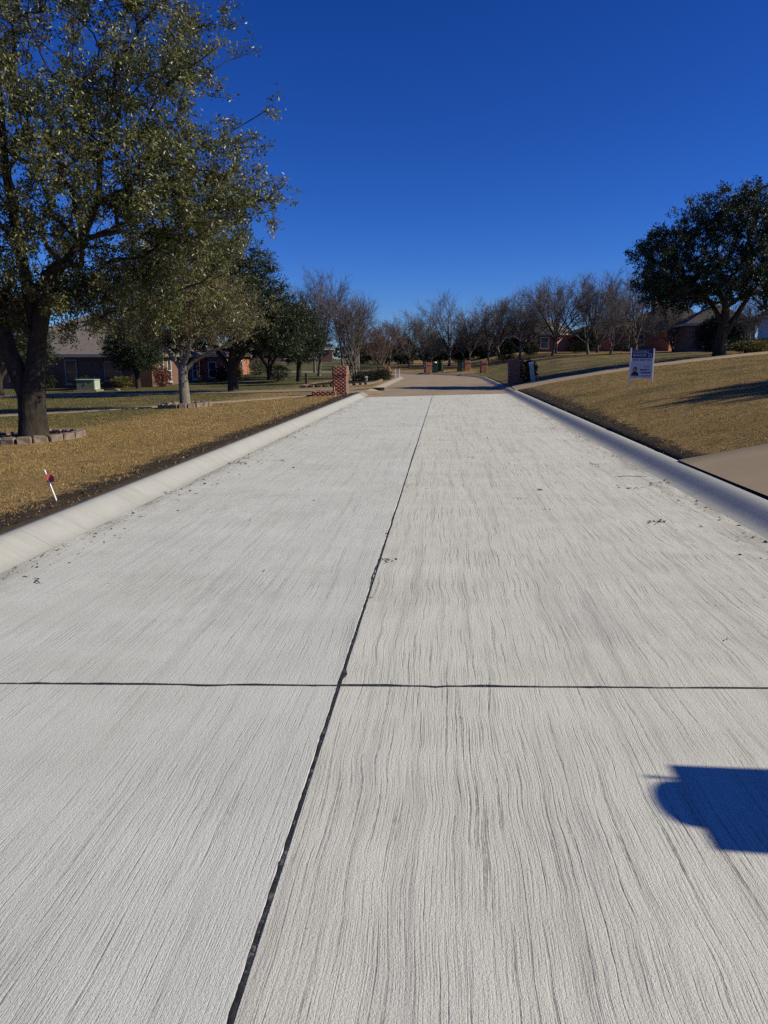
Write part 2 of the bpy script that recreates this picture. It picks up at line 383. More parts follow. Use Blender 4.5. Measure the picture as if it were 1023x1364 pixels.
def path_xy(s, off):
    """point at distance s along the road (s = Y before the bend) and lateral offset off"""
    if s < RC[1]: return (off, s)
    r0 = -RC[0]; ang = (s - RC[1]) / r0
    if ang < math.pi / 2: return (RC[0] + (r0 + off) * math.cos(ang), RC[1] + (r0 + off) * math.sin(ang))
    e = s - RC[1] - r0 * math.pi / 2
    return (RC[0] - e, RC[1] + r0 + off)

# ------------------------------------------------------------------ ground sheet
def lines(a, b, step, lo, hi, grow=1.22):
    xs = list(np.arange(a, b + 1e-6, step)); d = step
    while xs[-1] < hi: d *= grow; xs.append(xs[-1] + d)
    d = step
    while xs[0] > lo: d *= grow; xs.insert(0, xs[0] - d)
    return xs
gx = np.array(sorted([x for x in lines(-34, 34, .4, -900, 900) if not (-3.95 < x < -3.5 or 3.25 < x < 3.7)] + [-3.74, -3.69, 3.39, 3.44, -3.95, 3.65, -4.15]))
gy = np.array(lines(-8, 100, .45, -500, 1500))
GX, GY = np.meshgrid(gx, gy); GLt = lat(GX, GY)
inroad = (GLt > -3.7) & (GLt < 3.4)
GZ = np.where(inroad, -.25, gz(GX, GY) + rng.normal(size=GX.shape) * .006 * (np.hypot(GX, GY) < 60))
edge_d = np.where(GLt > 0, GLt - 3.44, -3.74 - GLt)
wide = np.where(GLt > 0, .42 + .3 * ss(12, 24, GY), .66)
soil = np.clip(1.1 - edge_d / wide * .62, 0, 1)
soil = np.where(GY > 36, soil * .3, soil)
green = .24 + .55 * ss(-7.5, -11, GX) * ss(16, 21, GY) * (GX < 0) + .26 * ss(43, 50, GY) * (GX > 3) * (1 - .7 * ss(70, 90, GY)) + .10 * ss(60, 75, GY) * (GX < 0) + .14 * ss(14, 22, GY) * (GX > 3)
ny, nx = GX.shape
idx = np.arange(nx * ny).reshape(ny, nx)
F = np.stack([idx[:-1, :-1], idx[:-1, 1:], idx[1:, 1:], idx[1:, :-1]], -1).reshape(-1, 4)
lawn = link('lawn', np_mesh('lawn', np.stack([GX, GY, GZ], -1).reshape(-1, 3), [F], True, None, {'soil': soil.ravel(), 'green': green.ravel()}), M['lawn'])
tag(lawn, kind='structure')

# ------------------------------------------------------------------ concrete street: slabs, joints
road = tag(empty('concrete_street', (0, 0, 0)), 'pale raked concrete street running up to the brown asphalt', 'street', kind='structure')
def end_y(x): return 33.4 + .62 * (x + .5)
def joint_y(k, x):
    return (k * 5.5 + 3.42) + .065 * (x + .5)
def slab(name, x0, x1, k, mat, last=False, first=False):
    gap = .006 if k == -1 else .0016
    gap2 = .006 if k + 1 == 0 else .0016
    pts = []
    for x, w in ((x0, 0), (x1, 0), (x1, 1), (x0, 1)):
        y = joint_y(k - 0, x) + gap if w == 0 else (end_y(x) if last else joint_y(k + 1, x) - gap2)
        pts.append((x, y))
    bm = bmesh.new(); b = .006
    cx = sum(p[0] for p in pts) / 4; cy = sum(p[1] for p in pts) / 4
    top = [bm.verts.new((x + (b if x < cx else -b), y + (b if y < cy else -b), 0.)) for x, y in pts]
    mid = [bm.verts.new((x, y, -b * .8)) for x, y in pts]; low = [bm.verts.new((x, y, -.14)) for x, y in pts]
    bm.faces.new(top)
    for i in range(4):
        j = (i + 1) % 4; bm.faces.new((mid[i], mid[j], top[j], top[i])); bm.faces.new((low[i], low[j], mid[j], mid[i]))
    return link(name, bm_mesh(name, bm), mat, road)
for k in range(-2, 5):
    slab('concrete_slab', GL + .004, -.5045, k, M['slab_left'], last=(k == 4))
    slab('concrete_slab', -.4955, GR - .002, k, M['slab_right'], last=(k == 4))
B('joint_bed', (-.2, 15., -.085), (6.2, 42., .05), M['tar'], road)
def ribbon(name, pts, wfun, z, mat, parent, crown=.0006):
    V = []; n = len(pts)
    for i, (x, y) in enumerate(pts):
        a = pts[max(i - 1, 0)]; b = pts[min(i + 1, n - 1)]; d = Vector((b[0] - a[0], b[1] - a[1], 0)).normalized(); s = Vector((d.y, -d.x, 0))
        wl, wr = wfun(i)
        V += [(x - s.x * wl, y - s.y * wl, z - .0012), (x, y, z + crown), (x + s.x * wr, y + s.y * wr, z - .0012)]
    F = []
    for i in range(n - 1):
        for q in (0, 1): F.append((3 * i + q, 3 * i + q + 1, 3 * i + 4 + q, 3 * i + 3 + q))
    return link(name, np_mesh(name, np.array(V), [np.array(F)], True), mat, parent)
def wn1(seed, n, a): # smooth 1-d noise
    r = np.random.default_rng(seed); k = r.normal(size=n // a + 3); return np.interp(np.arange(n), np.arange(len(k)) * a, k)
ys = np.concatenate([np.arange(-1.9, 8, .012), np.arange(8, 33.4, .05)])
n = len(ys); wob = wn1(1, n, 25) * .004 + wn1(2, n, 6) * .0012
wl = .0042 + np.abs(wn1(3, n, 5)) * .0026 + .007 * np.clip(wn1(4, n, 4) - 1.5, 0, 1); wr = .0046 + np.abs(wn1(5, n, 5)) * .0030 + .009 * np.clip(wn1(6, n, 4) - 1.4, 0, 1)
near_x = np.exp(-((ys - 3.55) / .07) ** 2) * .02
ribbon('joint_sealant', [(-.5 + w, y) for w, y in zip(wob, ys)], lambda i: (wl[i], wr[i] + near_x[i]), .0015, M['tar'], road)
xs = np.arange(GL + .03, -.5, .012); m = len(xs); jw = wn1(11, m, 20) * .005; j1 = .0065 + np.abs(wn1(12, m, 9)) * .005; j2 = .006 + np.abs(wn1(13, m, 8)) * .005
ribbon('joint_sealant', [(x, joint_y(0, x) - .010 + .025 * math.sin((x + 3.3) * .9) * .4 + w) for x, w in zip(xs, jw)], lambda i: (j1[i], j2[i]), .0012, M['tar'], road)
xs2 = np.arange(-.5, GR - .05, .012); m2 = len(xs2); kw = wn1(21, m2, 20) * .005; k1 = .006 + np.abs(wn1(22, m2, 9)) * .0045; k2 = .006 + np.abs(wn1(23, m2, 8)) * .0045
ribbon('joint_sealant', [(x, joint_y(0, x) + w) for x, w in zip(xs2, kw)], lambda i: (k1[i], k2[i]), .0012, M['tar'], road)

# ------------------------------------------------------------------ kerbs
PROF = [(0., -.004), (.06, .003), (.13, .022), (.20, .058), (.27, .097), (.33, .123), (.385, .135), (.45, .139), (.495, .135), (.50, .12), (.503, -.2)]
PROF_L = [(0., -.004), (.05, .006), (.12, .034), (.20, .070), (.28, .105), (.34, .127), (.38, .136), (.42, .139), (.49, .138), (.5, .125), (.503, -.2)]
def kerb_seg(name, side, s0, s1, mat, parent, step=1.2, kw=1., drop=1., gap=.004):
    n = max(2, int((s1 - s0) / step) + 1); V = []
    for s in np.linspace(s0 + gap / 2, s1 - gap / 2, n):
        for o, z in (PROF if side > 0 else PROF_L):
            off = GR + o * kw if side > 0 else GL - o * kw
            x, y = path_xy(s, off); V.append((x, y, z * drop if z > 0 else z))
    m = len(PROF); F = []
    for i in range(n - 1):
        for k in range(m - 1): F.append((i * m + k, i * m + k + 1, (i + 1) * m + k + 1, (i + 1) * m + k))
    me = np_mesh(name, np.array(V), [np.array(F)], True)
    bm = bmesh.new(); bm.from_mesh(me)
    bm.verts.ensure_lookup_table()
    for b0 in (0, (n - 1) * m):
        cs = [bm.verts[b0 + k].co.copy() for k in range(m)]; bm.faces.new([bm.verts.new(c_) for c_ in cs]); bm.verts.ensure_lookup_table()
    bmesh.ops.recalc_face_normals(bm, faces=bm.faces); bm.to_mesh(me); bm.free()
    return link(name, me, mat, parent)
kl = tag(empty('kerb', (GL, 0, 0)), kind='structure'); kr = tag(empty('kerb', (GR, 0, 0)), kind='structure')
for o in (kl, kr): o['label'] = 'low rolled concrete kerb edging the concrete street'; o['category'] = 'kerb'
kl.location = kr.location = (0, 0, 0)
ed = [-3., 1.6, 6.0, 9.3, 11.0, 15.4, 19.9, 24.4, 28.7, 31.8]
for a, b in zip(ed, ed[1:]): kerb_seg('kerb_segment', -1, a, b, M['kerb'], kl, kw=.8)
ed = [-3., 1.4, 6.0, 10.9, 16.4, 21.9, 27.4, 31.6, 35.6]
for a, b in zip(ed, ed[1:]): kerb_seg('kerb_segment', 1, a, b, M['kerb'], kr)
ko = tag(empty('old_kerb', (0, 0, 0)), 'brown worn kerb along the asphalt road and its bend', 'kerb', kind='structure')
for side, a, b in ((-1, 38.8, 118.), (1, 36.0, 118.)):
    e = np.linspace(a, b, 21)
    for q, (c, d) in enumerate(zip(e, e[1:])): kerb_seg('kerb_segment', side, c, d, M['kerb_old'], ko, kw=.8 if side < 0 else 1.)
kerb_seg('kerb_segment', 1, 35.6, 36.0, M['kerb_old'], ko)
for a, b in ((31.8, 34.2), (34.2, 36.5), (36.5, 38.8)): kerb_seg('kerb_segment', -1, a, b, M['kerb_old'], ko, kw=.8)
# asphalt
V = []; svals = list(np.arange(30.2, 118, 1.0))
for s in svals:
    for off in (GL + .0, -.2, GR - .0): V.append((*path_xy(s, off), -.007))
F = [(3 * i + q, 3 * i + q + 1, 3 * i + q + 4, 3 * i + q + 3) for i in range(len(svals) - 1) for q in (0, 1)]
tag(link('asphalt_road', np_mesh('asphalt_road', np.array(V), [np.array(F)]), M['asphalt']), 'brown worn asphalt road beyond the concrete, bending left', 'road', kind='structure')
# ------------------------------------------------------------------ drives and paths, draped on the lawn
strips = []
def strip(name, pts, widths, mat, label, cat, lift=.03, res=.5):
    P = [Vector((*p, 0)) for p in pts]; out = []
    for i in range(len(P) - 1):
        n = max(1, int((P[i + 1] - P[i]).length / res))
        for k in range(n): t = k / n; out.append((P[i].lerp(P[i + 1], t), widths[i] * (1 - t) + widths[i + 1] * t))
    out.append((P[-1], widths[-1])); V = []; nw = 9
    sm = [out[i][0] for i in range(len(out))]
    for _ in range(3): sm = [sm[0]] + [(sm[i - 1] + sm[i] * 2 + sm[i + 1]) / 4 for i in range(1, len(sm) - 1)] + [sm[-1]]
    for i in range(len(out)):
        d = (sm[min(i + 1, len(sm) - 1)] - sm[max(i - 1, 0)]).normalized(); s = Vector((d.y, -d.x, 0)); w = out[i][1]
        strips.append((sm[i].x, sm[i].y, w / 2))
        for k in range(nw + 2):
            t = (min(max(k - 1, 0), nw - 1) / (nw - 1) - .5) * w; q = sm[i] + s * t
            z = g(q.x, q.y) + (lift if 0 < k < nw + 1 else -.15)
            V.append((q.x, q.y, z))
    m = nw + 2
    F = [(i * m + k, i * m + k + 1, (i + 1) * m + k + 1, (i + 1) * m + k) for i in range(len(out) - 1) for k in range(m - 1)]
    o = link(name, np_mesh(name, np.array(V), [np.array(F)]), mat); tag(o, label, cat, kind='structure'); return o
strip('driveway', [(3.465, 8.35), (6, 8.4), (12, 8.8), (20, 9)], [5.3, 5.3, 5.3, 5.3], M['drive'], 'tan exposed aggregate driveway meeting the new kerb', 'driveway')
strip('driveway', [(3.47, 38.3), (6, 38.2), (11, 38.4), (17, 39.6), (26, 42)], [4.2, 3.4, 3.2, 3.2, 3.2], M['drive'], 'tan driveway climbing the slope behind the yard sign', 'driveway')
strip('garden_path', [(-3.78, 35.0), (-5.4, 33.6), (-9.5, 29.0), (-13.3, 25.9), (-18, 23.6), (-26, 22.)], [3.0, 1.6, 1.3, 1.3, 1.3, 1.3], M['path'], 'pale narrow path curving across the lawn from the brick mailbox', 'path')
strip('driveway', [(-3.78, 37.2), (-7, 38.8), (-14, 41.6), (-24, 43.0), (-32, 43.4)], [3.2, 3.0, 3.0, 3., 3.], M['path'], 'pale driveway running towards the shaded brick house', 'driveway')

# ------------------------------------------------------------------ trees
def grow_tree(seed, base, trunk_pts, trunk_r, lobes, npts, bf=.35, tips=5, shell=.55):
    """crown points joined into one branching skeleton; lobes: (cx,cy,cz,rx,ry,rz,weight). returns segs and tip points"""
    r = np.random.default_rng(seed)
    wts = np.array([l[6] for l in lobes], float); wts /= wts.sum(); P = []
    for l, c in zip(lobes, (wts * npts).astype(int)):
        u = unit(r.normal(size=(c, 3))); rad = (shell + (1 - shell) * r.random((c, 1))) ** 1.0 * np.where(r.random((c, 1)) < .25, r.random((c, 1)), 1.)
        P.append(np.array(l[:3]) + u * rad * np.array(l[3:6]))
    P = np.concatenate(P)
    nodes = [np.array(p, float) for p in trunk_pts[-3:]]; par = [-1, 0, 1][:len(nodes)]
    pl = [0., .3, .6][:len(nodes)]
    N = len(P); alive = np.ones(N, bool); cost = np.full(N, 1e9); bp = np.zeros(N, int)
    for i, nd in enumerate(nodes):
        c = np.linalg.norm(P - nd, axis=1) + bf * pl[i]; b = c < cost; cost[b] = c[b]; bp[b] = i
    for _ in range(N):
        j = int(np.argmin(np.where(alive, cost, 1e9))); alive[j] = False
        p = bp[j]; L = np.linalg.norm(P[j] - nodes[p])
        nodes.append(P[j]); par.append(p); pl.append(pl[p] + L); i = len(nodes) - 1
        c = np.linalg.norm(P - P[j], axis=1) + bf * pl[i]; b = alive & (c < cost); cost[b] = c[b]; bp[b] = i
    nodes = np.array(nodes); par = np.array(par); n = len(nodes)
    cnt = np.zeros(n); ch = np.zeros(n, int)
    for i in range(n - 1, 0, -1):
        if ch[i] == 0: cnt[i] = 1
        cnt[par[i]] += cnt[i]; ch[par[i]] += 1
    cnt[0] = max(cnt[0], 1)
    rad = trunk_r * (cnt / cnt.max()) ** .46; rad = np.maximum(rad, .009)
    return nodes, par, rad, ch, r
def leafy_tree(name, label, loc, seed, trunk_pts, trunk_rad, lobes, npts, nleaf, leaf, leaf_l, leaf_mat, bark, group=None, forks=None, bf=.35, spread=.30, shell=.55, tintpow=1., twigs=3, cat='tree', droop=.1):
    root = tag(empty(name, loc), label, cat, group)
    nodes, par, rad, ch, r = grow_tree(seed, None, trunk_pts, trunk_rad[-1], lobes, npts, bf, shell=shell)
    G = Geo(); V, Fq = tube(trunk_pts, trunk_rad, 14, .045); G.add(V, Fq)
    if forks:
        for fp, fr in forks: V, Fq = tube(fp, fr, 10, .05); G.add(V, Fq)
    i = np.arange(3, len(nodes)); p = par[i]
    big = rad[i] > .035
    r0 = np.minimum(rad[p], rad[i] * 1.35)
    for sel, sd in ((big, 8), (~big, 4)):
        k = i[sel]
        if len(k):
            # bow each branch a little: two pieces through an offset midpoint
            A = nodes[par[k]]; Bn = nodes[k]; L = np.linalg.norm(Bn - A, axis=1, keepdims=True)
            mid = (A + Bn) / 2 + r.normal(size=A.shape) * L * .07 + np.array([0, 0, .04]) * L
            rm = (r0[sel] + rad[k]) / 2
            V, Fq = frusta(A, mid, r0[sel], rm, sd); G.add(V, Fq); V, Fq = frusta(mid, Bn, rm, rad[k], sd); G.add(V, Fq)
    # twigs at thin nodes
    thin = np.where((rad < .06) & (np.arange(len(nodes)) > 3))[0]
    T0 = np.repeat(nodes[thin], twigs, 0); Td = unit(unit(T0 - nodes.mean(0)) * .7 + r.normal(size=T0.shape) * .75 + np.array([0, 0, .15 - droop]))
    TL = (.35 + .65 * r.random(len(T0))) * spread * 2.0
    T1 = T0 + Td * TL[:, None]
    V, Fq = frusta(T0, T1, np.full(len(T0), .007), np.full(len(T0), .003), 3); G.add(V, Fq)
    link('trunk', G.mesh('trunk'), bark, root)
    w = r.integers(0, len(T0), nleaf); t = r.random(nleaf) ** .7
    Cn = T0[w] + (T1[w] - T0[w]) * t[:, None] + r.normal(size=(nleaf, 3)) * spread * .22
    D = Td[w] * .6 + r.normal(size=(nleaf, 3)) * .8
    tw = r.random(len(T0))
    tint = np.clip(.55 * tw[w] + .45 * r.random(nleaf), 0, 1) ** tintpow
    Ll = leaf_l * (.65 + .7 * r.random(nleaf))
    V, Fq, tn = leaf_quads(Cn, D, Ll, Ll * leaf, tint, r)
    link('crown', np_mesh('crown', V, [Fq], False, tn), leaf_mat, root)
    return root
def copy_thing(o, loc, rz=0., sc=1., label=None, group=None, parent=None):
    c = o.copy(); COL.objects.link(c); c.location = loc; c.rotation_euler = (0, 0, rz)
    c.scale = (sc, sc, sc) if not hasattr(sc, '__len__') else sc
    if label: c['label'] = label
    if group: c['group'] = group
    for k in o.children:
        d = k.copy(); COL.objects.link(d); d.parent = c
        for q in k.children: e = q.copy(); COL.objects.link(e); e.parent = d
    return c
# foreground live oak, forked low
z = g(-8.85, 15.35)
oak1 = leafy_tree('live_oak', 'big live oak with forked dark trunk rising from a round stone ring beside the street', (-8.85, 15.35, z - .05), 11,
    [(0, 0, -.1), (.01, 0, .12), (.02, 0, .5), (0.05, 0, .95), (.18, .02, 1.5), (.32, .0, 2.2), (.55, -.05, 2.9), (.75, -.1, 3.5)],
    [.42, .32, .275, .28, .2, .175, .16, .15],
    [(2.2, -.2, 4.9, 3.5, 3.3, 1.7, 1.4), (1.6, .2, 7.0, 3.1, 3.0, 1.9, 1.5), (-.6, 0, 8.9, 2.9, 2.8, 1.8, 1.), (-2.6, .3, 6.4, 3.2, 3.2, 2.3, 1.3), (-.3, .2, 4.0, 3.4, 3.2, 1.25, 1.1), (.9, 1.6, 5.6, 2.6, 2.3, 2.4, .7), (.4, -1.9, 6.0, 2.6, 2.0, 2.4, .7), (3.6, -.1, 4.6, 2.0, 2.2, 1.0, .7), (-2.4, -.4, 3.2, 2.4, 2.2, 1.2, .8), (.8, .5, 3.1, 2.6, 2.4, .9, .9), (2.6, .8, 3.5, 2.2, 2.0, .8, .6), (-.6, 1.2, 2.9, 2.6, 2.0, .8, .6), (2.7, .2, 8.5, 2.0, 2.0, 1.7, .8), (3.6, 0, 6.5, 1.7, 1.8, 1.4, .5), (4.3, 0, 5.2, 1.4, 1.6, .8, .35)],
    1500, 135000, .46, .076, M['oak_leaf'], M['bark_dark'],
    forks=[([(0, 0, .85), (-.16, .0, 1.3), (-.36, .02, 1.9), (-.52, .05, 2.7), (-.75, .1, 3.6), (-1.2, .2, 4.8)], [.2, .19, .17, .15, .13, .09]),
           ([(.3, 0, 2.1), (.15, .1, 3.0), (.0, .15, 4.2), (-.1, .1, 5.6), (0, 0, 7.0)], [.12, .13, .11, .085, .05])], spread=.27, shell=.45)
# half-bare young tree with yellowing leaves
z = g(-9.5, 26.8)
tree2 = leafy_tree('young_tree', 'slim grey-trunked tree with thin yellowing leaves inside a low stone ring', (-9.5, 26.8, z - .04), 23,
    [(0, 0, -.05), (0, 0, .15), (-.01, 0, .6), (-.02, 0, 1.1), (0, 0, 1.45), (.02, 0, 1.6), (.03, 0, 1.75)], [.24, .20, .185, .17, .17, .12, .1],
    [(0, 0, 4.2, 2.5, 2.3, 1.9, 1.5), (.9, 0, 3.3, 2.6, 1.6, 1.0, .8), (-1.3, 0, 3.6, 1.9, 1.7, 1.3, .8), (.2, 0, 5.4, 1.7, 1.7, 1.1, .7)],
    800, 24000, .5, .085, M['yellow_leaf'], M['bark_grey'], spread=.34, shell=.5, bf=.55, twigs=5,
    forks=[([(0, 0, 1.3), (-.3, 0, 1.75), (-.75, 0, 2.3), (-1.2, 0, 3.1), (-1.6, 0, 4.2)], [.1, .085, .065, .045, .02]), ([(.02, 0, 1.3), (.4, .05, 1.7), (1.1, .05, 2.05), (2.0, .1, 2.4), (2.9, .1, 2.75)], [.085, .07, .055, .04, .015]), ([(0, 0, 1.4), (-.1, .1, 2.2), (-.35, .1, 3.2), (-.4, .1, 4.6)], [.09, .07, .05, .02])])
# dark round oaks
def dark_oak(name, label, loc, seed, sc=1., group=None, nleaf=80000):
    return leafy_tree(name, label, loc, seed,
        [(0, 0, -.15), (0, 0, .1), (.02, 0, .7), (.0, .03, 1.3), (.05, 0, 1.9), (.1, 0, 2.4)], [.40, .33, .29, .28, .24, .2],
        [(0, 0, 5.2, 3.6, 3.4, 2.1, 1.5), (-2.2, 0, 4.2, 2.4, 2.6, 1.6, .8), (2.3, .3, 4.4, 2.6, 2.5, 1.7, .9), (.6, 0, 7.0, 2.3, 2.3, 1.5, .8), (-1.2, .5, 6.5, 2.0, 2.0, 1.4, .6), (2.9, -.4, 3.3, 1.9, 1.9, 1.2, .5), (.3, -2.0, 4.8, 2.5, 1.8, 2.0, .6), (.3, 2.0, 4.8, 2.5, 1.8, 2.0, .5), (-2.7, 0, 3.2, 1.7, 1.8, 1.0, .4)],
        1200, nleaf, .5, .115, M['dark_leaf'], M['bark_dark'], spread=.33, shell=.6, group=group,
        forks=[([(0, 0, 1.0), (-.3, .0, 1.6), (-.9, .1, 2.4), (-1.5, .1, 3.3)], [.2, .17, .13, .08]), ([(.02, 0, 1.3), (.4, .1, 1.9), (1.0, .1, 2.7), (1.6, .2, 3.6)], [.18, .15, .12, .08])])
oak3 = dark_oak('evergreen_oak', 'dark dense evergreen oak behind the slim yellowing tree', (-12.2, 42.6, g(-12.2, 42.6) - .05), 31)
oak3.scale = (.98, 1.30, .98)
oakR = leafy_tree('evergreen_oak', 'broad dark evergreen oak on the slope beyond the yard sign', (14.6, 41.6, g(14.6, 41.6) - .08), 37,
    [(0, 0, -.2), (0, 0, .1), (.02, 0, .7), (.03, 0, 1.3), (.08, 0, 1.9), (.12, 0, 2.6)], [.46, .36, .31, .28, .22, .18],
    [(-2.6, 0, 5.0, 2.3, 2.6, 1.8, 1.), (-.6, 0, 7.0, 2.2, 2.3, 1.6, .9), (.9, 0, 5.4, 3.3, 3.2, 2.3, 1.6), (2.0, 0, 7.2, 2.6, 2.4, 1.6, 1.), (3.8, .2, 5.2, 2.5, 2.7, 2.2, 1.1), (-3.3, .3, 4.0, 1.4, 1.6, 1.1, .4), (-1.4, 0, 3.3, 1.8, 2.0, .8, .5), (3.4, 0, 3.2, 2.0, 2.2, .9, .5), (-3.1, -.3, 5.6, 1.3, 1.4, 1.0, .35), (-2.4, .2, 3.4, 1.9, 2.0, .9, .6), (.6, -.8, 3.9, 2.6, 2.2, 1.2, .8)],
    1400, 100000, .5, .11, M['dark_leaf'], M['bark_dark'], spread=.30, shell=.62,
    forks=[([(0, 0, .9), (.35, .0, 1.5), (.75, .1, 2.2), (1.3, .1, 3.2)], [.2, .18, .15, .09]), ([(0.05, 0, 1.7), (-.4, .1, 2.5), (-1.1, .1, 3.4)], [.16, .12, .08])])
copy_thing(oak3, (19.3, 18.0, g(19.3, 18) - .05), 1.2, .80, 'dark evergreen oak high on the slope above the tan driveway')
copy_thing(oak3, (-22.2, 53.0, g(-22.2, 53) - .05), 2.4, .62, 'small evergreen oak at the corner of the shaded brick house')
copy_thing(oak3, (-27.0, 43.6, g(-27, 43.6) - .05), 4.0, .8, 'evergreen oak on the lawn in front of the shaded brick house')
copy_thing(oak3, (-15.5, 66.0, g(-15.5, 66) - .05), .6, .85, 'evergreen oak further down the lawn behind the dark dense oak')
copy_thing(oak3, (-11.9, 61.0, g(-11.9, 61) - .05), 5.1, .72, 'evergreen oak standing nearest the row of bare trees')
# bare winter trees
def bare_tree(name, label, loc, seed, h, spread, trunk_h, r0, nl=7, group=None, multi=1, lean=.45, n2=9, n3=7, n4=5, bark='bark_bare'):
    r = np.random.default_rng(seed); root = tag(empty(name, loc), label, 'tree', group); G = Geo()
    T0, T1, A0, A1 = [], [], [], []
    def branch(p, d, L, ra, rb, seg, up):
        pts = [p]; d = d.copy()
        for _ in range(seg):
            d = unit(d + r.normal(size=3) * .10 + np.array([0, 0, up])); p = p + d * L / seg; pts.append(p)
        rr = np.linspace(ra, rb, seg + 1)
        for a in range(seg): T0.append(pts[a]); T1.append(pts[a + 1]); A0.append(rr[a]); A1.append(rr[a + 1])
        return np.array(pts), d, rr
    def side(d, ang):
        q = unit(np.cross(d, r.normal(size=3))); return unit(d * math.cos(ang) + q * math.sin(ang))
    stems = []
    for m in range(multi):
        a = 2 * math.pi * m / max(multi, 1) + r.random(); d = np.array([math.cos(a) * .3, math.sin(a) * .3, 1.]) if multi > 1 else np.array([r.normal() * .05, r.normal() * .05, 1.])
        b = np.array([math.cos(a) * .12, math.sin(a) * .12, -.1]) if multi > 1 else np.array([0, 0, -.1])
        pts, dd, rr = branch(b, unit(d), trunk_h + .1, r0, r0 * .78, 4, .02); stems.append((pts, dd, rr))
    V, Fq = tube(stems[0][0], stems[0][2] * np.array([1.25, 1, 1, 1, 1.]), 8, .04); G.add(V, Fq)
    for pts, dd, rr in stems:
        L1 = h - trunk_h
        for k in range(nl):
            st = pts[-1] if k < nl - 2 or multi > 1 else pts[-2]
            ang = lean * (.30 + 1.55 * (k / nl) + .25 * r.random()) * spread if k else .06; st = pts[-1] if k < nl * .6 or multi > 1 else pts[-2]
            az = 2 * math.pi * (k / nl) + r.normal() * .35; d1 = unit(np.array([math.sin(ang) * math.cos(az), math.sin(ang) * math.sin(az), math.cos(ang)]))
            p1, e1, q1 = branch(st, d1, L1 * (.72 + .25 * r.random()) * (1 if k else 1.0), r0 * .5, .016, 6, .045)
            for k2 in range(n2):
                u = .22 + .75 * (k2 + r.random()) / n2; f = u * 6; i = min(int(f), 5); s2 = p1[i] + (p1[i + 1] - p1[i]) * (f - i); dl = unit(p1[i + 1] - p1[i])
                p2, e2, q2 = branch(s2, side(dl, .45 + .4 * r.random()), L1 * (.40 * (1.15 - u) + .13) * (.7 + .6 * r.random()), max(.012, r0 * .24 * (1 - u * .7)), .010, 4, .06)
                for k3 in range(n3):
                    u3 = .15 + .82 * (k3 + r.random()) / n3; f = u3 * 4; i3 = min(int(f), 3); s3 = p2[i3] + (p2[i3 + 1] - p2[i3]) * (f - i3)
                    d3 = side(unit(p2[i3 + 1] - p2[i3]), .4 + .5 * r.random()); L3 = L1 * .13 * (.6 + .9 * r.random())
                    p3, e3, q3 = branch(s3, d3, L3, .0095, .006, 2, .07)
                    for k4 in range(n4):
                        u4 = r.random(); s4 = p3[0] + (p3[2] - p3[0]) * u4
                        T0.append(s4); T1.append(s4 + unit(side(d3, .55) + np.array([0, 0, .2])) * L3 * (.35 + .4 * r.random())); A0.append(.0075); A1.append(.0045)
    T0, T1, A0, A1 = map(np.array, (T0, T1, A0, A1)); big = A0 > .02; H = Geo()
    V, Fq = frusta(T0[big], T1[big], A0[big], A1[big], 6); G.add(V, Fq)
    V, Fq = frusta(T0[~big], T1[~big], A0[~big], A1[~big], 3); H.add(V, Fq)
    link('trunk', G.mesh('trunk'), M[bark], root); link('crown', H.mesh('crown', False), M['twig'], root)
    return root, T1[~big]
gb = 'bare winter trees beyond the bend'
bA, _ = bare_tree('bare_tree', 'bare tree beside the dark cedars past the bend', (-4.3, 92, g(-4.3, 92)), 41, 6.4, 1.25, 1.2, .15, 9)
bB, _ = bare_tree('bare_tree', 'tallest bare tree straight past the end of the road, between the green bins', (.6, 95, g(.6, 95)), 42, 8.4, 1.2, 1.6, .18, 10)
bC, _ = bare_tree('bare_tree', 'bare tree behind the square brick pillars at the bend', (5.3, 92, g(5.3, 92)), 43, 7.4, 1.1, 1.6, .14, 9)
bD = copy_thing(bA, (8.6, 88, g(8.6, 88)), 2.2, 1.08, 'bare tree in front of the pink brick gable wall')
bE = copy_thing(bC, (12.3, 88, g(12.3, 88)), 1.1, 1.16, 'slim pale-trunked bare tree between the pink gable and the red house')
bF = copy_thing(bB, (16.0, 86, g(16, 86)), 4.0, .98, 'wide bare tree in front of the red brick house on the rise')
bG, _ = bare_tree('bare_tree', 'rounded bare tree rising behind the yard sign', (20.6, 84, g(20.6, 84)), 44, 8.6, 1.3, 1.2, .19, 11)
copy_thing(bG, (18.2, 92, g(18.2, 92)), 2.0, .95, 'bare tree crowded behind the wide bare tree by the red house')
bH = copy_thing(bA, (23.4, 80, g(23.4, 80)), 5.0, .75, 'low spreading bare tree left of the broad dark oak')
copy_thing(bC, (13.9, 96, g(13.9, 96)), 3.3, 1.15, 'thin bare tree behind the slim pale-trunked one')
copy_thing(bC, (2.6, 100, g(2.6, 100)), 5.3, .8, 'short bare tree behind the tall one past the road end')
copy_thing(bB, (-1.9, 103, g(-1.9, 103)), 1.0, .72, 'bare tree behind the green bins and cedars')
for q_, x_, y_, a_, s_, l_ in ((bA, -7.4, 101, .7, .85, 'bare tree at the left end of the row past the bend'), (bC, 3.0, 94, 2.6, .82, 'bare tree standing just past the brown brick pillar'), (bA, 7.3, 101, 3.9, 1.12, 'bare tree behind the one before the pink gable'), (bG, 10.6, 98, 5.5, .9, 'full-crowned bare tree between the pink gable and the pillars'), (bB, 22.3, 95, .4, .95, 'bare tree behind the rounded one at the yard sign'), (bG, -2.6, 97, 1.9, .62, 'small rounded bare tree over the bin with the pale bag'), (bA, 16.9, 79, 1.4, .8, 'low bare tree just before the wide one on the rise')):
    copy_thing(q_, (x_, y_, g(x_, y_)), a_, s_, l_)
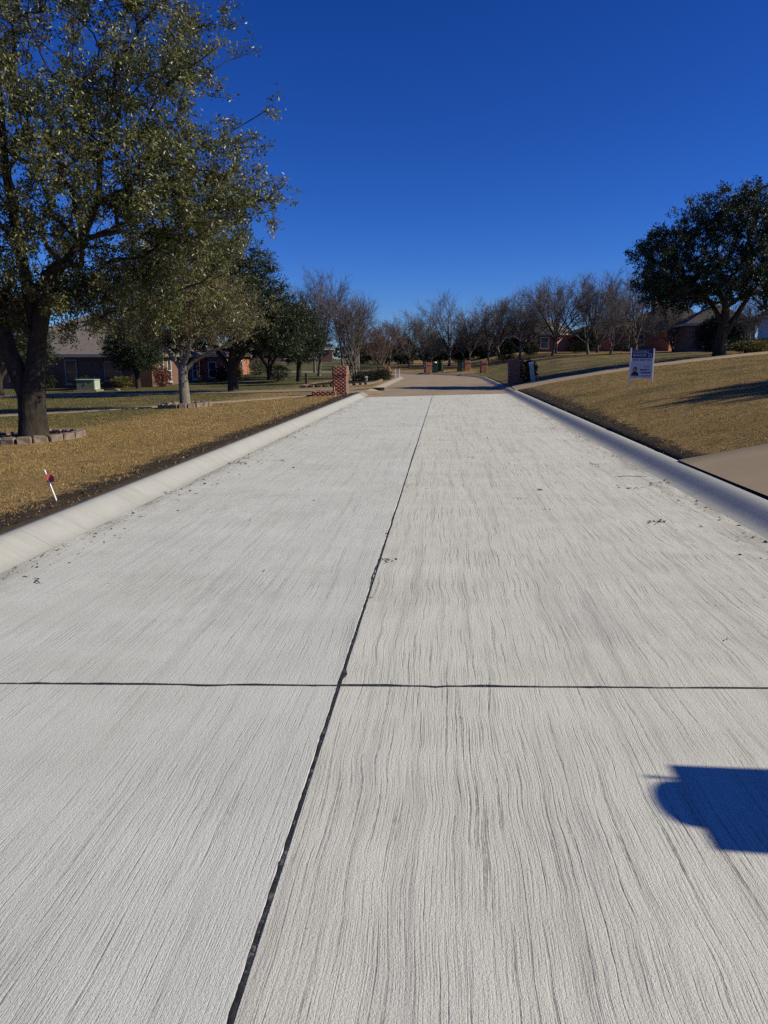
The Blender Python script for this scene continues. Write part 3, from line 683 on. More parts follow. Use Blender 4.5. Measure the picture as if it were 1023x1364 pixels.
copy_thing(bB, (19.6, 44.5, g(19.6, 44.5)), 2.7, 1.08, 'tall bare tree showing above the broad dark oak')
bL, _ = bare_tree('bare_tree', 'tall bare tree with grey trunk on the left lawn before the bend', (-11.9, 71, g(-11.9, 71)), 45, 9.3, .78, 2.4, .17, 8, n2=8)
copy_thing(bL, (-9.4, 70, g(-9.4, 70)), 2.2, .86, 'bare upright tree beside the grey-trunked one on the left lawn')
copy_thing(bL, (-14.2, 82, g(-14.2, 82)), 4.2, .9, 'bare upright tree further back on the left lawn')
crape, tips = bare_tree('crape_myrtle', 'many-stemmed pale crape myrtle in the edged bed beside the brown road', (-6.35, 53.5, g(-6.35, 53.5)), 46, 5.6, .85, .9, .075, 5, multi=5, n2=6, n3=5, n4=3, bark='bark_grey')
r = np.random.default_rng(3); w = r.integers(0, len(tips), 900); V, Fq, tn = leaf_quads(tips[w] + r.normal(size=(900, 3)) * .05, r.normal(size=(900, 3)), np.full(900, .09), np.full(900, .05), r.random(900) * .3, r)
link('seed_pods', np_mesh('seed_pods', V, [Fq], False, tn), M['twig'], crape)
redt, tips = bare_tree('red_tree', 'small tree with reddish leaves at the far end of the planting bed', (-5.6, 66, g(-5.6, 66)), 47, 4.8, 1.2, .9, .07, 6, multi=3, n2=6, n3=5, n4=2)
w = r.integers(0, len(tips), 2200); V, Fq, tn = leaf_quads(tips[w] + r.normal(size=(2200, 3)) * .08, r.normal(size=(2200, 3)), np.full(2200, .085), np.full(2200, .055), r.random(2200), r)
link('foliage', np_mesh('foliage', V, [Fq], False, tn), M['red_leaf'], redt)
# evergreen shrubs and cedars
def shrub(name, label, loc, seed, dims, nleaf, leaf_l, mat, group=None, top=0., box_=False, cat='shrub'):
    r = np.random.default_rng(seed); root = tag(empty(name, loc), label, cat, group)
    u = unit(r.normal(size=(nleaf, 3))); k = r.random((nleaf, 1)) ** .28
    if box_: u = u / np.abs(u).max(1, keepdims=True) ** .72
    lump = 1 + .20 * np.sin(u[:, 0] * 5 + seed) * np.cos(u[:, 1] * 6) + .14 * np.sin(u[:, 2] * 9 + u[:, 0] * 7 + seed) + .07 * r.normal(size=nleaf)
    P = u * k * lump[:, None]
    zz = (P[:, 2] + 1) / 2; tap = np.clip(1 - top * zz, .12, 1)[:, None]
    P = np.concatenate([P[:, :2] * tap, P[:, 2:]], 1) * np.array(dims) / 2 + np.array([0, 0, dims[2] * .5])
    P[:, 2] = np.maximum(P[:, 2], .02)
    Ll = leaf_l * (.6 + .8 * r.random(nleaf))
    V, Fq, tn = leaf_quads(P, u + r.normal(size=P.shape) * .7, Ll, Ll * .5, np.clip(r.random(nleaf) * .7 + .3 * np.sin(u[:, 0] * 9 + u[:, 2] * 8), 0, 1), r)
    G = Geo()
    st = [np.array([0, 0, -.1])]
    ns = 7; A = np.tile([[0, 0, -.1]], (ns, 1)) + r.normal(size=(ns, 3)) * np.array([dims[0] * .06, dims[1] * .06, 0])
    Bb = unit(r.normal(size=(ns, 3)) * np.array([.5, .5, .3]) + np.array([0, 0, 1.])) * np.array([dims[0], dims[1], dims[2] * 1.3]) * .42 + np.array([0, 0, dims[2] * .2])
    Bb[:, :2] *= .6
    Vt, Ft = frusta(A, Bb, np.full(ns, max(.012, dims[2] * .014)), np.full(ns, .006), 5); G.add(Vt, Ft)
    link('stems', G.mesh('stems'), M['bark_dark'], root)
    link('foliage', np_mesh('foliage', V, [Fq], False, tn), mat, root)
    return root
cdr = shrub('cedar_tree', 'dark cone-shaped cedar just past the bend of the road', (-5.6, 108, g(-5.6, 108)), 51, (4.4, 4.2, 4.0), 9000, .2, M['cedar_leaf'], 'dark cedars past the bend', .55, cat='tree')
cd2 = shrub('cedar_tree', 'broad dark cedar past the bend of the road', (-1.6, 112, g(-1.6, 112)), 52, (5.4, 4.6, 3.9), 11000, .2, M['cedar_leaf'], 'dark cedars past the bend', .3, cat='tree')
cdr['label'] = 'dark cone-shaped cedar just past the bend of the road'; cd2['label'] = 'broad dark cedar behind the bin with the pale bag'
CL = ['dark cedar between the tall bare tree and the short one past the bend', 'dark cedar behind the square brick pillars', 'dark cedar just left of the pink brick house', 'dark cedar at the left end of the cedar row', 'dark cedar touching the pink brick house', 'outermost dark cedar toward the distant grey-roofed house']
for i, (x, y, s, k) in enumerate([(2.6, 113, .95, 0), (5.8, 111, 1.05, 1), (9.4, 113, 1.1, 0), (-9.2, 112, .9, 1), (11.2, 114, 1.05, 1), (-12.8, 116, 1.0, 0)]):
    copy_thing((cdr, cd2)[k], (x, y, g(x, y) - .05), i * 1.3, s, CL[i])
for i, (x, y, s, lb) in enumerate([(18.9, 104, .8, 'dark cedar beside the red brick house on the rise'), (24.9, 108, .9, 'dark cedar behind the rounded bare tree'), (28.0, 90, .9, 'dark cedar left of the broad oak'), (31.5, 96, 1.1, 'dark cedar behind the broad oak'), (20.9, 60, .72, 'dark cedar near the white garage')]):
    q = copy_thing((cd2, cdr)[i % 2], (x, y, g(x, y) - .05), i * 2.1, s, lb); q['group'] = ''
    del q['group']

# ------------------------------------------------------------------ houses
def hip_roof(name, w, d, zh, rh, over, mat, parent, gable=False, thick=.16):
    """roof over a w x d box centred on the parent's origin, eaves at zh"""
    W2, D2 = w / 2 + over, d / 2 + over; bm = bmesh.new()
    if w >= d: rl = (W2 - D2) if not gable else W2; ridge = [(-rl, 0), (rl, 0)]
    else: rl = (D2 - W2) if not gable else D2; ridge = [(0, -rl), (0, rl)]
    e = [bm.verts.new((x, y, zh)) for x, y in ((-W2, -D2), (W2, -D2), (W2, D2), (-W2, D2))]
    lo = [bm.verts.new((v.co.x * .995, v.co.y * .995, zh - thick)) for v in e]
    a, b = [bm.verts.new((x, y, zh + rh)) for x, y in ridge]
    if w >= d: fs = [(e[0], e[1], b, a), (e[2], e[3], a, b), (e[1], e[2], b), (e[3], e[0], a)]
    else: fs = [(e[1], e[2], b, a), (e[3], e[0], a, b), (e[0], e[1], a), (e[2], e[3], b)]
    for f in fs: bm.faces.new(f)
    for i in range(4): bm.faces.new((lo[i], lo[(i + 1) % 4], e[(i + 1) % 4], e[i]))
    bm.faces.new(lo[::-1])
    return link(name, bm_mesh(name, bm), mat, parent)
def wall_item(parent, face, u, z0, w, h, w0, d0, kind, frame, pane):
    """window or door on face 'S' (-Y), 'E' (+X), 'W' (-X), 'N'"""
    ang = {'S': 0, 'E': math.pi / 2, 'W': -math.pi / 2, 'N': math.pi}[face]; dist = d0 / 2 if face in 'SN' else w0 / 2
    mt = Matrix.Rotation(ang, 4, 'Z'); f = .09
    bm = bmesh.new()
    for c, s in (((u - w / 2 + f / 2, z0 + h / 2), (f, h)), ((u + w / 2 - f / 2, z0 + h / 2), (f, h)), ((u, z0 + h - f / 2), (w - 2 * f, f)), ((u, z0 + f / 2), (w - 2 * f, f))):
        box(bm, Vector((c[0], -dist - .03, c[1])), (s[0], .10, s[1]))
    if kind == 'window':
        box(bm, Vector((u, -dist - .03, z0 + h / 2)), (w - 2 * f, .07, .05)); box(bm, Vector((u, -dist - .05, z0 - .04)), (w + .16, .16, .07))
    for v in bm.verts: v.co = mt @ v.co
    o = link(kind, bm_mesh(kind, bm), frame, parent)
    bm = bmesh.new(); box(bm, Vector((u, -dist - .012, z0 + h / 2)), (w - 2 * f - .002, .035, h - 2 * f - .002))
    for v in bm.verts: v.co = mt @ v.co
    link('pane' if kind == 'window' else 'door_leaf', bm_mesh('pane', bm), pane, o)
def house(name, label, x, y, w, d, rot, wh, rh, wall, roof, items, gable=False, z=None, over=.5, chim=None, fascia='trim_tan', cat='house'):
    root = tag(empty(name, (x, y, (g(x, y) if z is None else z)), R(rot)), label, cat)
    B('wall', (0, 0, wh / 2 - .35), (w, d, wh + .7), M[wall], root)
    rf = hip_roof('roof', w, d, wh + .16, rh, over, M[roof], root, gable)
    fb = bmesh.new()
    for c, s in (((0, -d / 2 - over + .03), (w + 2 * over, .05)), ((0, d / 2 + over - .03), (w + 2 * over, .05)), ((w / 2 + over - .03, 0), (.05, d + 2 * over - .12)), ((-w / 2 - over + .03, 0), (.05, d + 2 * over - .12))):
        box(fb, Vector((c[0] * 1.002, c[1] * 1.002, wh + .04)), (s[0], s[1], .22))
    link('fascia', bm_mesh('fascia', fb), M[fascia], root)
    for it in items: wall_item(root, *it[:5], w, d, it[5], M[it[6]], M[it[7]])
    if chim:
        B('chimney', (chim[0], chim[1], wh + rh * .75), (.9, .6, rh * 1.1), M[wall], rf)
    return root
WN = lambda f, u, z, w, h, fr='trim': (f, u, z, w, h, 'window', fr, 'glass')
house('brick_house', 'low brown brick house with weathered roof, its front in the shade behind the big oak', -30.4, 65.5, 15.4, 17., 0, 2.65, 3.6, 'brick_dark', 'roof_grey',
      [WN('S', -3.4, .75, 1.1, 1.5, 'trim_tan'), WN('S', 1.2, .5, 1.0, 1.9, 'trim_tan'), WN('S', 4.6, .75, 1.4, 1.5, 'trim_tan'), WN('E', -6.6, .6, .9, 1.8), WN('E', -4.9, .6, .9, 1.8), WN('E', -2.0, .6, .9, 1.8), WN('E', 1.5, .6, 1.2, 1.6), ('E', 4.0, 0., 1.1, 2.2, 'door', 'trim', 'door_wood')], z=-.85)
house('brick_wing', 'sunlit red brick wing with white windows beside the shaded house', -21.6, 73.5, 2.2, 9.2, 0, 2.6, 1.2, 'brick_red', 'roof_grey',
      [WN('E', -3.2, .5, .8, 1.7), WN('E', -1.2, .5, .8, 1.7), WN('E', 1.4, .5, .8, 1.7), WN('S', 0, .6, .8, 1.5)], z=-.75, over=.35)
house('far_house', 'distant low house with slate grey roof and pale gable beyond the left lawn', -31., 154, 16, 9, 8, 2.4, 2.6, 'brick_dark', 'roof_slate', [WN('S', 4, .6, 1.6, 1.3), WN('S', -1, .6, 1.6, 1.3), WN('S', 1.6, .0, 1.0, 2.0), WN('E', 0, .7, 1.2, 1.3)], fascia='trim')
house('gable_house', 'small pink brick house with tan roof behind the bare trees', 15.6, 126, 7.5, 9, 42, 2.7, 2.5, 'brick_tan', 'roof_grey', [WN('S', -2.2, .8, 1.1, 1.3), WN('S', 2.2, .8, 1.1, 1.3), WN('W', -1, .8, 1.1, 1.3)])
house('red_house', 'red brick house on the rise seen through the wide bare tree', 26.4, 124, 11, 9, 40, 2.6, 2.3, 'brick_red', 'roof_dark', [WN('S', -4.4, .7, 1.1, 1.5), WN('S', 4.4, .7, 1.1, 1.5), WN('W', -2, .8, 1.2, 1.4), WN('W', 2, .8, 1.2, 1.4)], chim=(1.5, 1.2))
house('long_house', 'red brick house with broad brown roof behind the yard sign', 31.2, 108, 13, 9, 38, 2.4, 3.6, 'brick_red', 'roof_dark', [WN('S', -5, .7, 1.1, 1.4), WN('S', 0, .7, 1.6, 1.4), WN('S', 5, .7, 1.1, 1.4), WN('W', 0, .8, 1.4, 1.4)], chim=(-2.5, 1.))
house('shaded_house', 'low dark brick house in shade behind the row of bare trees', 13.5, 121, 8, 7, -8, 2.5, 2.2, 'brick_dark', 'roof_dark', [WN('S', -2.6, .5, 1.3, 1.7), WN('S', 2.2, .5, 1.3, 1.7), ('S', 0, 0, 1., 2.1, 'door', 'trim_tan', 'door_wood')])
house('porch_house', 'dark house with pale porch windows half hidden behind the broad oak', 26.6, 78, 6.0, 6, -4, 2.4, 2.0, 'brick_dark', 'roof_dark', [WN('S', -1.2, .35, 1.0, 1.7), WN('S', .1, .35, 1.0, 1.7), WN('S', 2.2, .35, .8, 1.7)])
house('garage', 'white garage with grey roof at the top of the slope', 32.6, 70, 7.0, 8, -4, 2.75, 2.7, 'siding', 'roof_dark', [('S', .2, -.1, 4.6, 2.3, 'door', 'trim', 'siding'), WN('W', 0, .8, 1., 1.2)], fascia='trim', cat='garage')
# far woods closing the horizon
r = np.random.default_rng(77); nb = 26000
ang = r.random(nb) * 2 * np.pi; rad_ = 260 + 60 * r.random(nb); hx = rad_ * np.cos(ang); hy = 40 + rad_ * np.sin(ang)
hh = (4.5 + 2.2 * np.sin(ang * 23) + 1.5 * np.sin(ang * 57 + 1)) * r.random(nb) ** .7
V, Fq, tn = leaf_quads(np.stack([hx, hy, gz(hx, hy) + hh], 1), r.normal(size=(nb, 3)), 1.4 + r.random(nb), 1.2 + r.random(nb), r.random(nb) * .8, r)
tag(link('far_woods', np_mesh('far_woods', V, [Fq], False, tn), M['cedar_leaf']), 'far line of dark woods closing the horizon', 'woods', kind='stuff')

# ------------------------------------------------------------------ tree rings of edging stones
def stone_ring(name, label, x, y, rad_, n, h, seed, courses=1):
    z = g(x, y); root = tag(empty(name, (x, y, z)), label, 'tree ring'); r = random.Random(seed); ms = []
    for k in range(5):
        bm = bmesh.new(); L = 2 * math.pi * rad_ / n * .94
        vs = box(bm, Vector((0, 0, h / 2)), (.20, L, h), bevel=.022)
        for v in bm.verts: v.co += Vector((r.uniform(-.012, .012), r.uniform(-.012, .012), r.uniform(-.010, .010)))
        for v in bm.verts:
            if v.co.x < 0: v.co.y *= .80
        ms.append(bm_mesh('stone', bm)); ms[-1].materials.append(M['stone'])
    for c in range(courses):
        for k in range(n):
            a = 2 * math.pi * (k + .5 * c) / n; o = link('stone', ms[k % 5], None, root)
            px, py = rad_ * math.cos(a), rad_ * math.sin(a)
            o.location = (px, py, g(x + px, y + py) - z - .03 + c * h); o.rotation_euler = (r.uniform(-.04, .04), r.uniform(-.04, .04), a + r.uniform(-.06, .06))
    V = [(0, 0, .10)] + [(.95 * rad_ * math.cos(a) * q, .95 * rad_ * math.sin(a) * q, zz + random.uniform(-.015, .015)) for q, zz in ((.5, .09), (.95, .06)) for a in np.linspace(0, 2 * np.pi, 24, endpoint=False)]
    T = [(0, 1 + k, 1 + (k + 1) % 24) for k in range(24)]; Q = [(1 + k, 25 + k, 25 + (k + 1) % 24, 1 + (k + 1) % 24) for k in range(24)]
    link('mulch', np_mesh('mulch', np.array(V), [np.array(T), np.array(Q)], True), M['mulch'], root)
    strips.append((x, y, rad_ + .1))
stone_ring('stone_ring', 'round edging of rough brown stones around the forked oak trunk', -8.85, 15.3, .98, 21, .17, 1)
stone_ring('stone_ring', 'low stone ring around the slim grey tree trunk', -9.5, 26.8, .86, 19, .19, 2)

# ------------------------------------------------------------------ brick mailbox pillars
def brick_boxes(w, d, h, seed, corbel=None):
    """courses of single bricks round a core; returns Geo with tint"""
    r = np.random.default_rng(seed); bl, bh, gp = .2, .067, .007; G = Geo()
    cubeF = np.array([(0, 1, 3, 2), (4, 6, 7, 5), (0, 4, 5, 1), (2, 3, 7, 6), (0, 2, 6, 4), (1, 5, 7, 3)])
    nz = int(h / (bh + gp))
    for c in range(nz):
        e = corbel(c, nz) if corbel else 0.
        W2, D2 = w / 2 + e, d / 2 + e; z0 = c * (bh + gp)
        for ax, half, oth in ((0, W2, D2), (1, D2, W2)):
            for sg in (-1, 1):
                n = max(2, round(2 * half / (bl + gp))); stp = 2 * half / n; sh = (c % 2) * stp / 2
                edges = sorted(set([-half, half] + [-half + sh + stp * k for k in range(n + 1) if -half + .03 < -half + sh + stp * k < half - .03]))
                for a, b in zip(edges, edges[1:]):
                    j = r.uniform(.0, .0018); lo, hi = a + gp / 2, b - gp / 2
                    i0, i1 = oth - .09, oth + j
                    if ax == 1: lo, hi = max(lo, -half + .09), min(hi, half - .09)
                    if hi - lo < .02: continue
                    P = [(u, sg * v, z0 + t) for u in (lo, hi) for v in (i0, i1) for t in (0, bh)]
                    if ax == 1: P = [(p[1], p[0], p[2]) for p in P]
                    G.add(np.array(P), cubeF, np.full(8, np.clip(r.normal(.5, .12), 0, 1)))
    return G, nz * (bh + gp)
def pillar(name, label, x, y, w, d, h, rz, seed, style=0, group=None, zoff=-.05):
    z = g(x, y); root = tag(empty(name, (x, y, z + zoff), rz), label, 'mailbox pillar', group)
    cor = (lambda c, n: .022 if c >= n - 5 else (.03 if c < 2 else 0.)) if style == 1 else (lambda c, n: (.03 if n - 4 <= c < n - 1 else 0.) if style == 0 else 0.)
    G, hh = brick_boxes(w, d, h, seed, cor); me = G.mesh('brickwork', False)
    o = link('brickwork', me, M['pillar_brick'], root); o['kind'] = 'stuff'
    bm = bmesh.new(); nc = int(h / .074)
    for c_ in range(nc): box(bm, Vector((0, 0, (c_ + .5) * .074 - .006)), (w + 2 * cor(c_, nc) - .003, d + 2 * cor(c_, nc) - .003, .0742))
    link('mortar_core', bm_mesh('mortar_core', bm), M['mortar'], root)
    bm = bmesh.new(); box(bm, Vector((-w / 2 - .03, 0, hh * .70)), (.05, d * .42, .22), bevel=.01); md = link('mailbox_door', bm_mesh('d', bm), M['metal'], root)
    B('handle', (-w / 2 - .062, 0, hh * .70 + .07), (.02, .05, .02), M['metal'], md)
    return root, hh
pillar('brick_mailbox', 'red brick mailbox pillar with a low brick planter at its foot', -4.46, 32.2, .60, .56, 1.33, 0, 1, 1)
pl = tag(empty('brick_planter', (-5.05, 31.4, g(-5.05, 31.4))), 'low red brick planter wall beside the mailbox pillar', 'planter')
for nm, c, s, sd in (('brick_wall', (0, -.0, 0), (1.05, .2, .26), 5), ('brick_wall', (-.43, .56, 0), (.2, .90, .26), 6)):
    G, hh = brick_boxes(s[0], s[1], s[2], sd); o = link(nm, G.mesh('b', False), M['pillar_brick'], pl, (c[0], c[1], c[2] - .03)); o['kind'] = 'stuff'
    B('mortar_core', (c[0], c[1], hh / 2 - .035), (s[0] - .02, s[1] - .02, hh), M['mortar'], pl)
pillar('brick_mailbox', 'dark brick mailbox pillar beside the clipped bush and tilted utility post', 3.86, 42.2, .62, .60, 1.36, 0, 2)
pillar('brick_mailbox', 'dark brick mailbox pillar at the end of the clipped hedge', -4.25, 55.6, .48, .5, 1.0, 0, 3)
pillar('brick_mailbox', 'pink brick mailbox pillar beside the green bins at the bend', -1.75, 79.4, .62, .6, 1.15, .3, 4)
pillar('brick_mailbox', 'brown brick mailbox pillar standing right behind the single green bin', 2.35, 79.0, .62, .6, 1.15, .2, 5)
pillar('brick_mailbox', 'tall red brick mailbox pillar alone on the green lawn edge before the bend', 3.72, 72.0, .62, .6, 1.25, .1, 6)
nm_, hh = pillar('brick_mailbox', 'tall unseen brick mailbox, a guess shaped to cast the shadow on the street', 3.98, 2.38, .56, .53, 1.56, 0, 8, 2)  # out-of-view caster added for the near shadow; its identity is guessed
bm = bmesh.new(); pr = []  # cap outline shaped to round off that cast shadow
for k in range(13):
    a = math.pi * k / 12; pr.append((.0 + .15 * math.cos(a), .085 * math.sin(a) ** .7))
fr = [bm.verts.new((-.26, y_, hh + z_)) for y_, z_ in pr]; bk = [bm.verts.new((.26, y_, hh + z_)) for y_, z_ in pr]
bm.faces.new(fr); bm.faces.new(bk[::-1])
for i in range(len(pr)): j = (i + 1) % len(pr); bm.faces.new((fr[i], bk[i], bk[j], fr[j]))
link('cap', bm_mesh('cap', bm), M['mortar'], nm_)
B('flag', (-.27, .165, hh + .03), (.012, .02, .075), M['pink_flag'], nm_)  # flag added to throw the small spike in the shadow

# ------------------------------------------------------------------ yard sign
sx, sy = 6.62, 26.0; sz = g(sx, sy)
sg = tag(empty('yard_sign', (sx, sy, sz), R(-6)), 'white and navy real estate yard sign on two white posts in the brown lawn', 'sign')
for px, top in ((-.37, 1.22), (.37, 1.20)):
    B('post', (px, 0, top / 2 - .1), (.042, .042, top + .2), M['white_plastic'], sg, bevel=.004)
B('cross_rail', (0, 0, .23), (.70, .03, .03), M['white_plastic'], sg); 
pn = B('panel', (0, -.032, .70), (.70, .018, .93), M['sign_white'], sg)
hd = B('header_band', (0, -.0445, 1.025), (.69, .006, .27), M['sign_blue'], pn)
def text(body, size, x, z, mat, parent, y=-.051, align='CENTER', width=None):
    c = bpy.data.curves.new('lettering', 'FONT'); c.body = body; c.size = size; c.align_x = align; c.extrude = .0015; c.offset = size * .012
    o = bpy.data.objects.new('tmp', c); COL.objects.link(o)
    dg = bpy.context.evaluated_depsgraph_get(); me = bpy.data.meshes.new_from_object(o.evaluated_get(dg)); COL.objects.unlink(o); bpy.data.objects.remove(o)
    me.transform(Matrix.Rotation(math.pi / 2, 4, 'X'))
    if width:
        xs_ = [v.co.x for v in me.vertices]; k = width / (max(xs_) - min(xs_)); me.transform(Matrix.Scale(k, 4, (1, 0, 0)))
    me.materials.clear(); me.materials.append(mat); o = link('lettering', me, None, parent); o.location = (x, y, z); return o
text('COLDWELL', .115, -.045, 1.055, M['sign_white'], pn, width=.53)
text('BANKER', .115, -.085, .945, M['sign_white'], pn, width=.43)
bm = bmesh.new()
for c, s in (((.20, .985), (.012, .11)), ((.29, .985), (.012, .11)), ((.245, 1.04), (.10, .012)), ((.245, .93), (.10, .012)), ((.235, .99), (.012, .06)), ((.25, .96), (.05, .012)), ((.262, .995), (.03, .012))):
    box(bm, Vector((c[0], -.0495, c[1])), (s[0], .004, s[1]))
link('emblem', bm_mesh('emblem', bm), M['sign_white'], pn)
text('APEX, REALTORS', .085, .0, .80, M['sign_blue'], pn, y=-.043, width=.60)
bm = bmesh.new()
for z_, x0, x1 in ((.60, .06, .28), (.515, -.04, .25), (.485, -.04, .16), (.425, -.02, .32), (.395, -.02, .30), (.30, .0, .30)):
    x_ = x0
    while x_ < x1: 
        wv = random.uniform(.012, .03); box(bm, Vector((x_ + wv / 2, -.0435, z_)), (wv, .004, .024)); x_ += wv + .008
link('fine_print', bm_mesh('fine_print', bm), M['sign_blue'], pn)['kind'] = 'stuff'
bm = bmesh.new()
def disc(bm, cx_, cz_, rx, rz_, y, n=20, cut=None):
    vs = [bm.verts.new((cx_ + rx * math.cos(2 * math.pi * k / n), y, max(cz_ + rz_ * math.sin(2 * math.pi * k / n), cut if cut is not None else -9))) for k in range(n)]; bm.faces.new(vs)
disc(bm, -.205, .30, .125, .15, -.0425, cut=.30); disc(bm, -.205, .515, .068, .088, -.0425)
pt = link('portrait', bm_mesh('portrait', bm), M['sign_black'], pn)
bm = bmesh.new(); disc(bm, -.203, .495, .042, .058, -.0440); link('face_print', bm_mesh('face_print', bm), M['sign_skin'], pt)

# ------------------------------------------------------------------ stakes, flags, posts, boxes, bins
def stake(name, label, base, top, w, mat, cat='stake'):
    b, t = Vector(base), Vector(top); d = t - b; root = tag(empty(name, b), label, cat)
    bm = bmesh.new(); L = d.length
    box(bm, Vector((0, 0, L / 2 - .06)), (w, w * .45, L + .12), bevel=w * .08)
    q = d.to_track_quat('Z', 'Y').to_matrix().to_4x4()
    for v in bm.verts: v.co = q @ v.co
    link('shaft', bm_mesh('shaft', bm), mat, root); return root
z = g(-4.1, 7.45)
fl = stake('marker_flag', 'thin white marker stake with a small pink flag leaning beside the kerb', (-4.10, 7.45, z), (-4.215, 7.47, z + .335), .016, M['white_plastic'], 'marker flag')
V = []; nfl = 7
for i in range(nfl):
    u = i / (nfl - 1)
    for k in (0, 1): V.append((-.088 + .09 * u, .02 * math.sin(u * 4.), .30 - .10 * k * (1 - u * .5) - .04 * u))
link('flag', np_mesh('flag', np.array(V), [np.array([(2 * i, 2 * i + 1, 2 * i + 3, 2 * i + 2) for i in range(nfl - 1)])], True), M['pink_flag'], fl)
z = g(-4.4, 19.2); stake('survey_stake', 'pale wooden survey stake leaning in the lawn by the kerb', (-4.33, 19.2, z), (-4.43, 19.1, z + .34), .03, M['pale_wood'])
z = g(-4.55, 31.0); st = stake('survey_stake', 'pink painted survey stake leaning at the foot of the brick mailbox', (-4.52, 31.0, z), (-4.57, 31.05, z + .36), .035, M['pink_lath'])
B('cross_piece', (.03, 0, .17), (.16, .016, .03), M['pink_lath'], st, tilt=(0, .7))
# transformer box
z = g(-24.1, 49.2)
tb = tag(empty('utility_box', (-24.1, 49.2, z), R(4)), 'square green utility box on the lawn in front of the shaded house', 'utility box')
B('pad', (0, 0, .03), (1.55, 1.3, .16), M['path'], tb)
B('cabinet', (0, 0, .43), (1.22, 1.0, .66), M['utility_green'], tb, bevel=.02)
ld = B('lid', (0, -.01, .785), (1.28, 1.07, .05), M['utility_pale'], tb, bevel=.012)  # top painted paler, sunlight put into the colour
B('lit_side_face', (.618, 0, .43), (.012, .92, .60), M['utility_pale'], tb); B('latch', (0, -.515, .50), (.07, .03, .12), M['metal'], tb)  # right face overlaid in a paler green to look sunlit
B('label_plate', (.632, -.25, .22), (.01, .12, .08), M['white_plastic'], tb)
z = g(-20.4, 46.2)
# wooden post
z = g(-8.95, 48.4); wp = tag(empty('wooden_post', (-8.95, 48.4, z)), 'short weathered wooden post on the left lawn', 'post')
B('shaft', (0, 0, .33), (.17, .17, .9), M['wood_post'], wp, bevel=.015); B('top', (0, 0, .79), (.18, .18, .03), M['wood_post'], wp, taper=.6)
# tilted pale utility pedestal
z = g(4.75, 41.9); up = tag(empty('utility_post', (4.85, 41.6, z)), 'pale green utility post tilting beside the clipped bush', 'utility post')
bm = bmesh.new(); box(bm, Vector((0, 0, .42)), (.24, .22, 1.1), bevel=.02); bm2 = bmesh.new(); box(bm2, Vector((0, 0, 1.0)), (.28, .26, .10), taper=.8, bevel=.01)
for b_ in (bm, bm2):
    for v in b_.verts: v.co = Matrix.Rotation(R(-8), 4, 'Y') @ v.co
link('body', bm_mesh('body', bm), M['utility_pale'], up); link('cap', bm_mesh('cap', bm2), M['white_plastic'], up)
shrub('clipped_bush', 'dark clipped bush between the brick pillar and tilted utility post', (4.62, 42.5, g(4.62, 42.5)), 61, (1.0, 1.0, 1.12), 7000, .06, M['cedar_leaf'], box_=True, cat='bush')
# wheeled bins
def bin_(label, x, y, rz, group=None):
    z = g(x, y) + .0; root = tag(empty('wheeled_bin', (x, y, z), rz), label, 'bin', group)
    bm = bmesh.new(); vs = box(bm, Vector((0, 0, .50)), (.52, .58, .86), bevel=.03)
    for v in bm.verts:
        k = .84 + .16 * (v.co.z / .93); v.co.x *= k; v.co.y *= k
    link('body', bm_mesh('body', bm), M['bin_green'], root)
    bm = bmesh.new(); box(bm, Vector((0, -.01, .96)), (.58, .64, .07), bevel=.025, taper=.9); l = link('lid', bm_mesh('lid', bm), M['bin_green'], root)
    B('handle', (0, .33, .92), (.48, .04, .04), M['bin_black'], root, bevel=.01)
    for s in (-1, 1):
        bm = bmesh.new(); bmesh.ops.create_cone(bm, cap_ends=True, segments=18, radius1=.14, radius2=.14, depth=.06, matrix=Matrix.Translation((s * .27, .22, .14)) @ Matrix.Rotation(math.pi / 2, 4, 'Y'))
        link('wheel', bm_mesh('wheel', bm), M['bin_black'], root)
    bm = bmesh.new(); box(bm, Vector((0, .22, .14)), (.5, .03, .03)); link('axle', bm_mesh('axle', bm), M['metal'], root)
    return root
bin_('green wheeled bin with a pale bag on its lid by the pink brick pillar', -.95, 78.4, .1)
bin_('green wheeled bin standing half behind the bin with the pale bag', -.45, 79.6, -.2)
bin_('green wheeled bin alone in front of the brown brick pillar', 1.62, 78.2, .05)
bm = bmesh.new(); bmesh.ops.create_icosphere(bm, subdivisions=2, radius=.16)
for v in bm.verts: v.co = Vector((v.co.x * 1.1, v.co.y, v.co.z * .6)) * random.uniform(.88, 1.1)
tag(link('trash_bag', bm_mesh('trash_bag', bm, True), M['white_plastic'], None, (-.95, 78.4, g(-.95, 78.4) + 1.07)), 'small pale bag resting on a green bin lid', 'bag')

# ------------------------------------------------------------------ planting bed by the brown road
bed = tag(empty('planting_bed', (-6.3, 49.5, g(-6.3, 49.5))), 'edged planting bed with dark mulch around the crape myrtle', 'planting bed')
bx0, by0 = -6.3, 49.5
pts = [(-2.3, -4.4), (-.6, -5.6), (1.1, -5.2), (1.95, -3.), (2.0, 1.), (1.7, 4.), (.2, 5.6), (-1.4, 4.8), (-2.4, 1.)]
ring = []
for i in range(len(pts)):
    p0, p1, p2, p3 = [np.array(pts[(i + k) % len(pts)]) for k in (-1, 0, 1, 2)]
    for t in np.arange(0, 1, .25): ring.append(.5 * ((2 * p1) + (-p0 + p2) * t + (2 * p0 - 5 * p1 + 4 * p2 - p3) * t * t + (-p0 + 3 * p1 - 3 * p2 + p3) * t ** 3))
bz = g(bx0, by0); V = [(0, 0, .09)] + [(p[0], p[1], g(bx0 + p[0], by0 + p[1]) - bz + .07) for p in ring]; n = len(ring)
link('mulch', np_mesh('mulch', np.array(V), [np.array([(0, 1 + k, 1 + (k + 1) % n) for k in range(n)])], True), M['mulch'], bed)
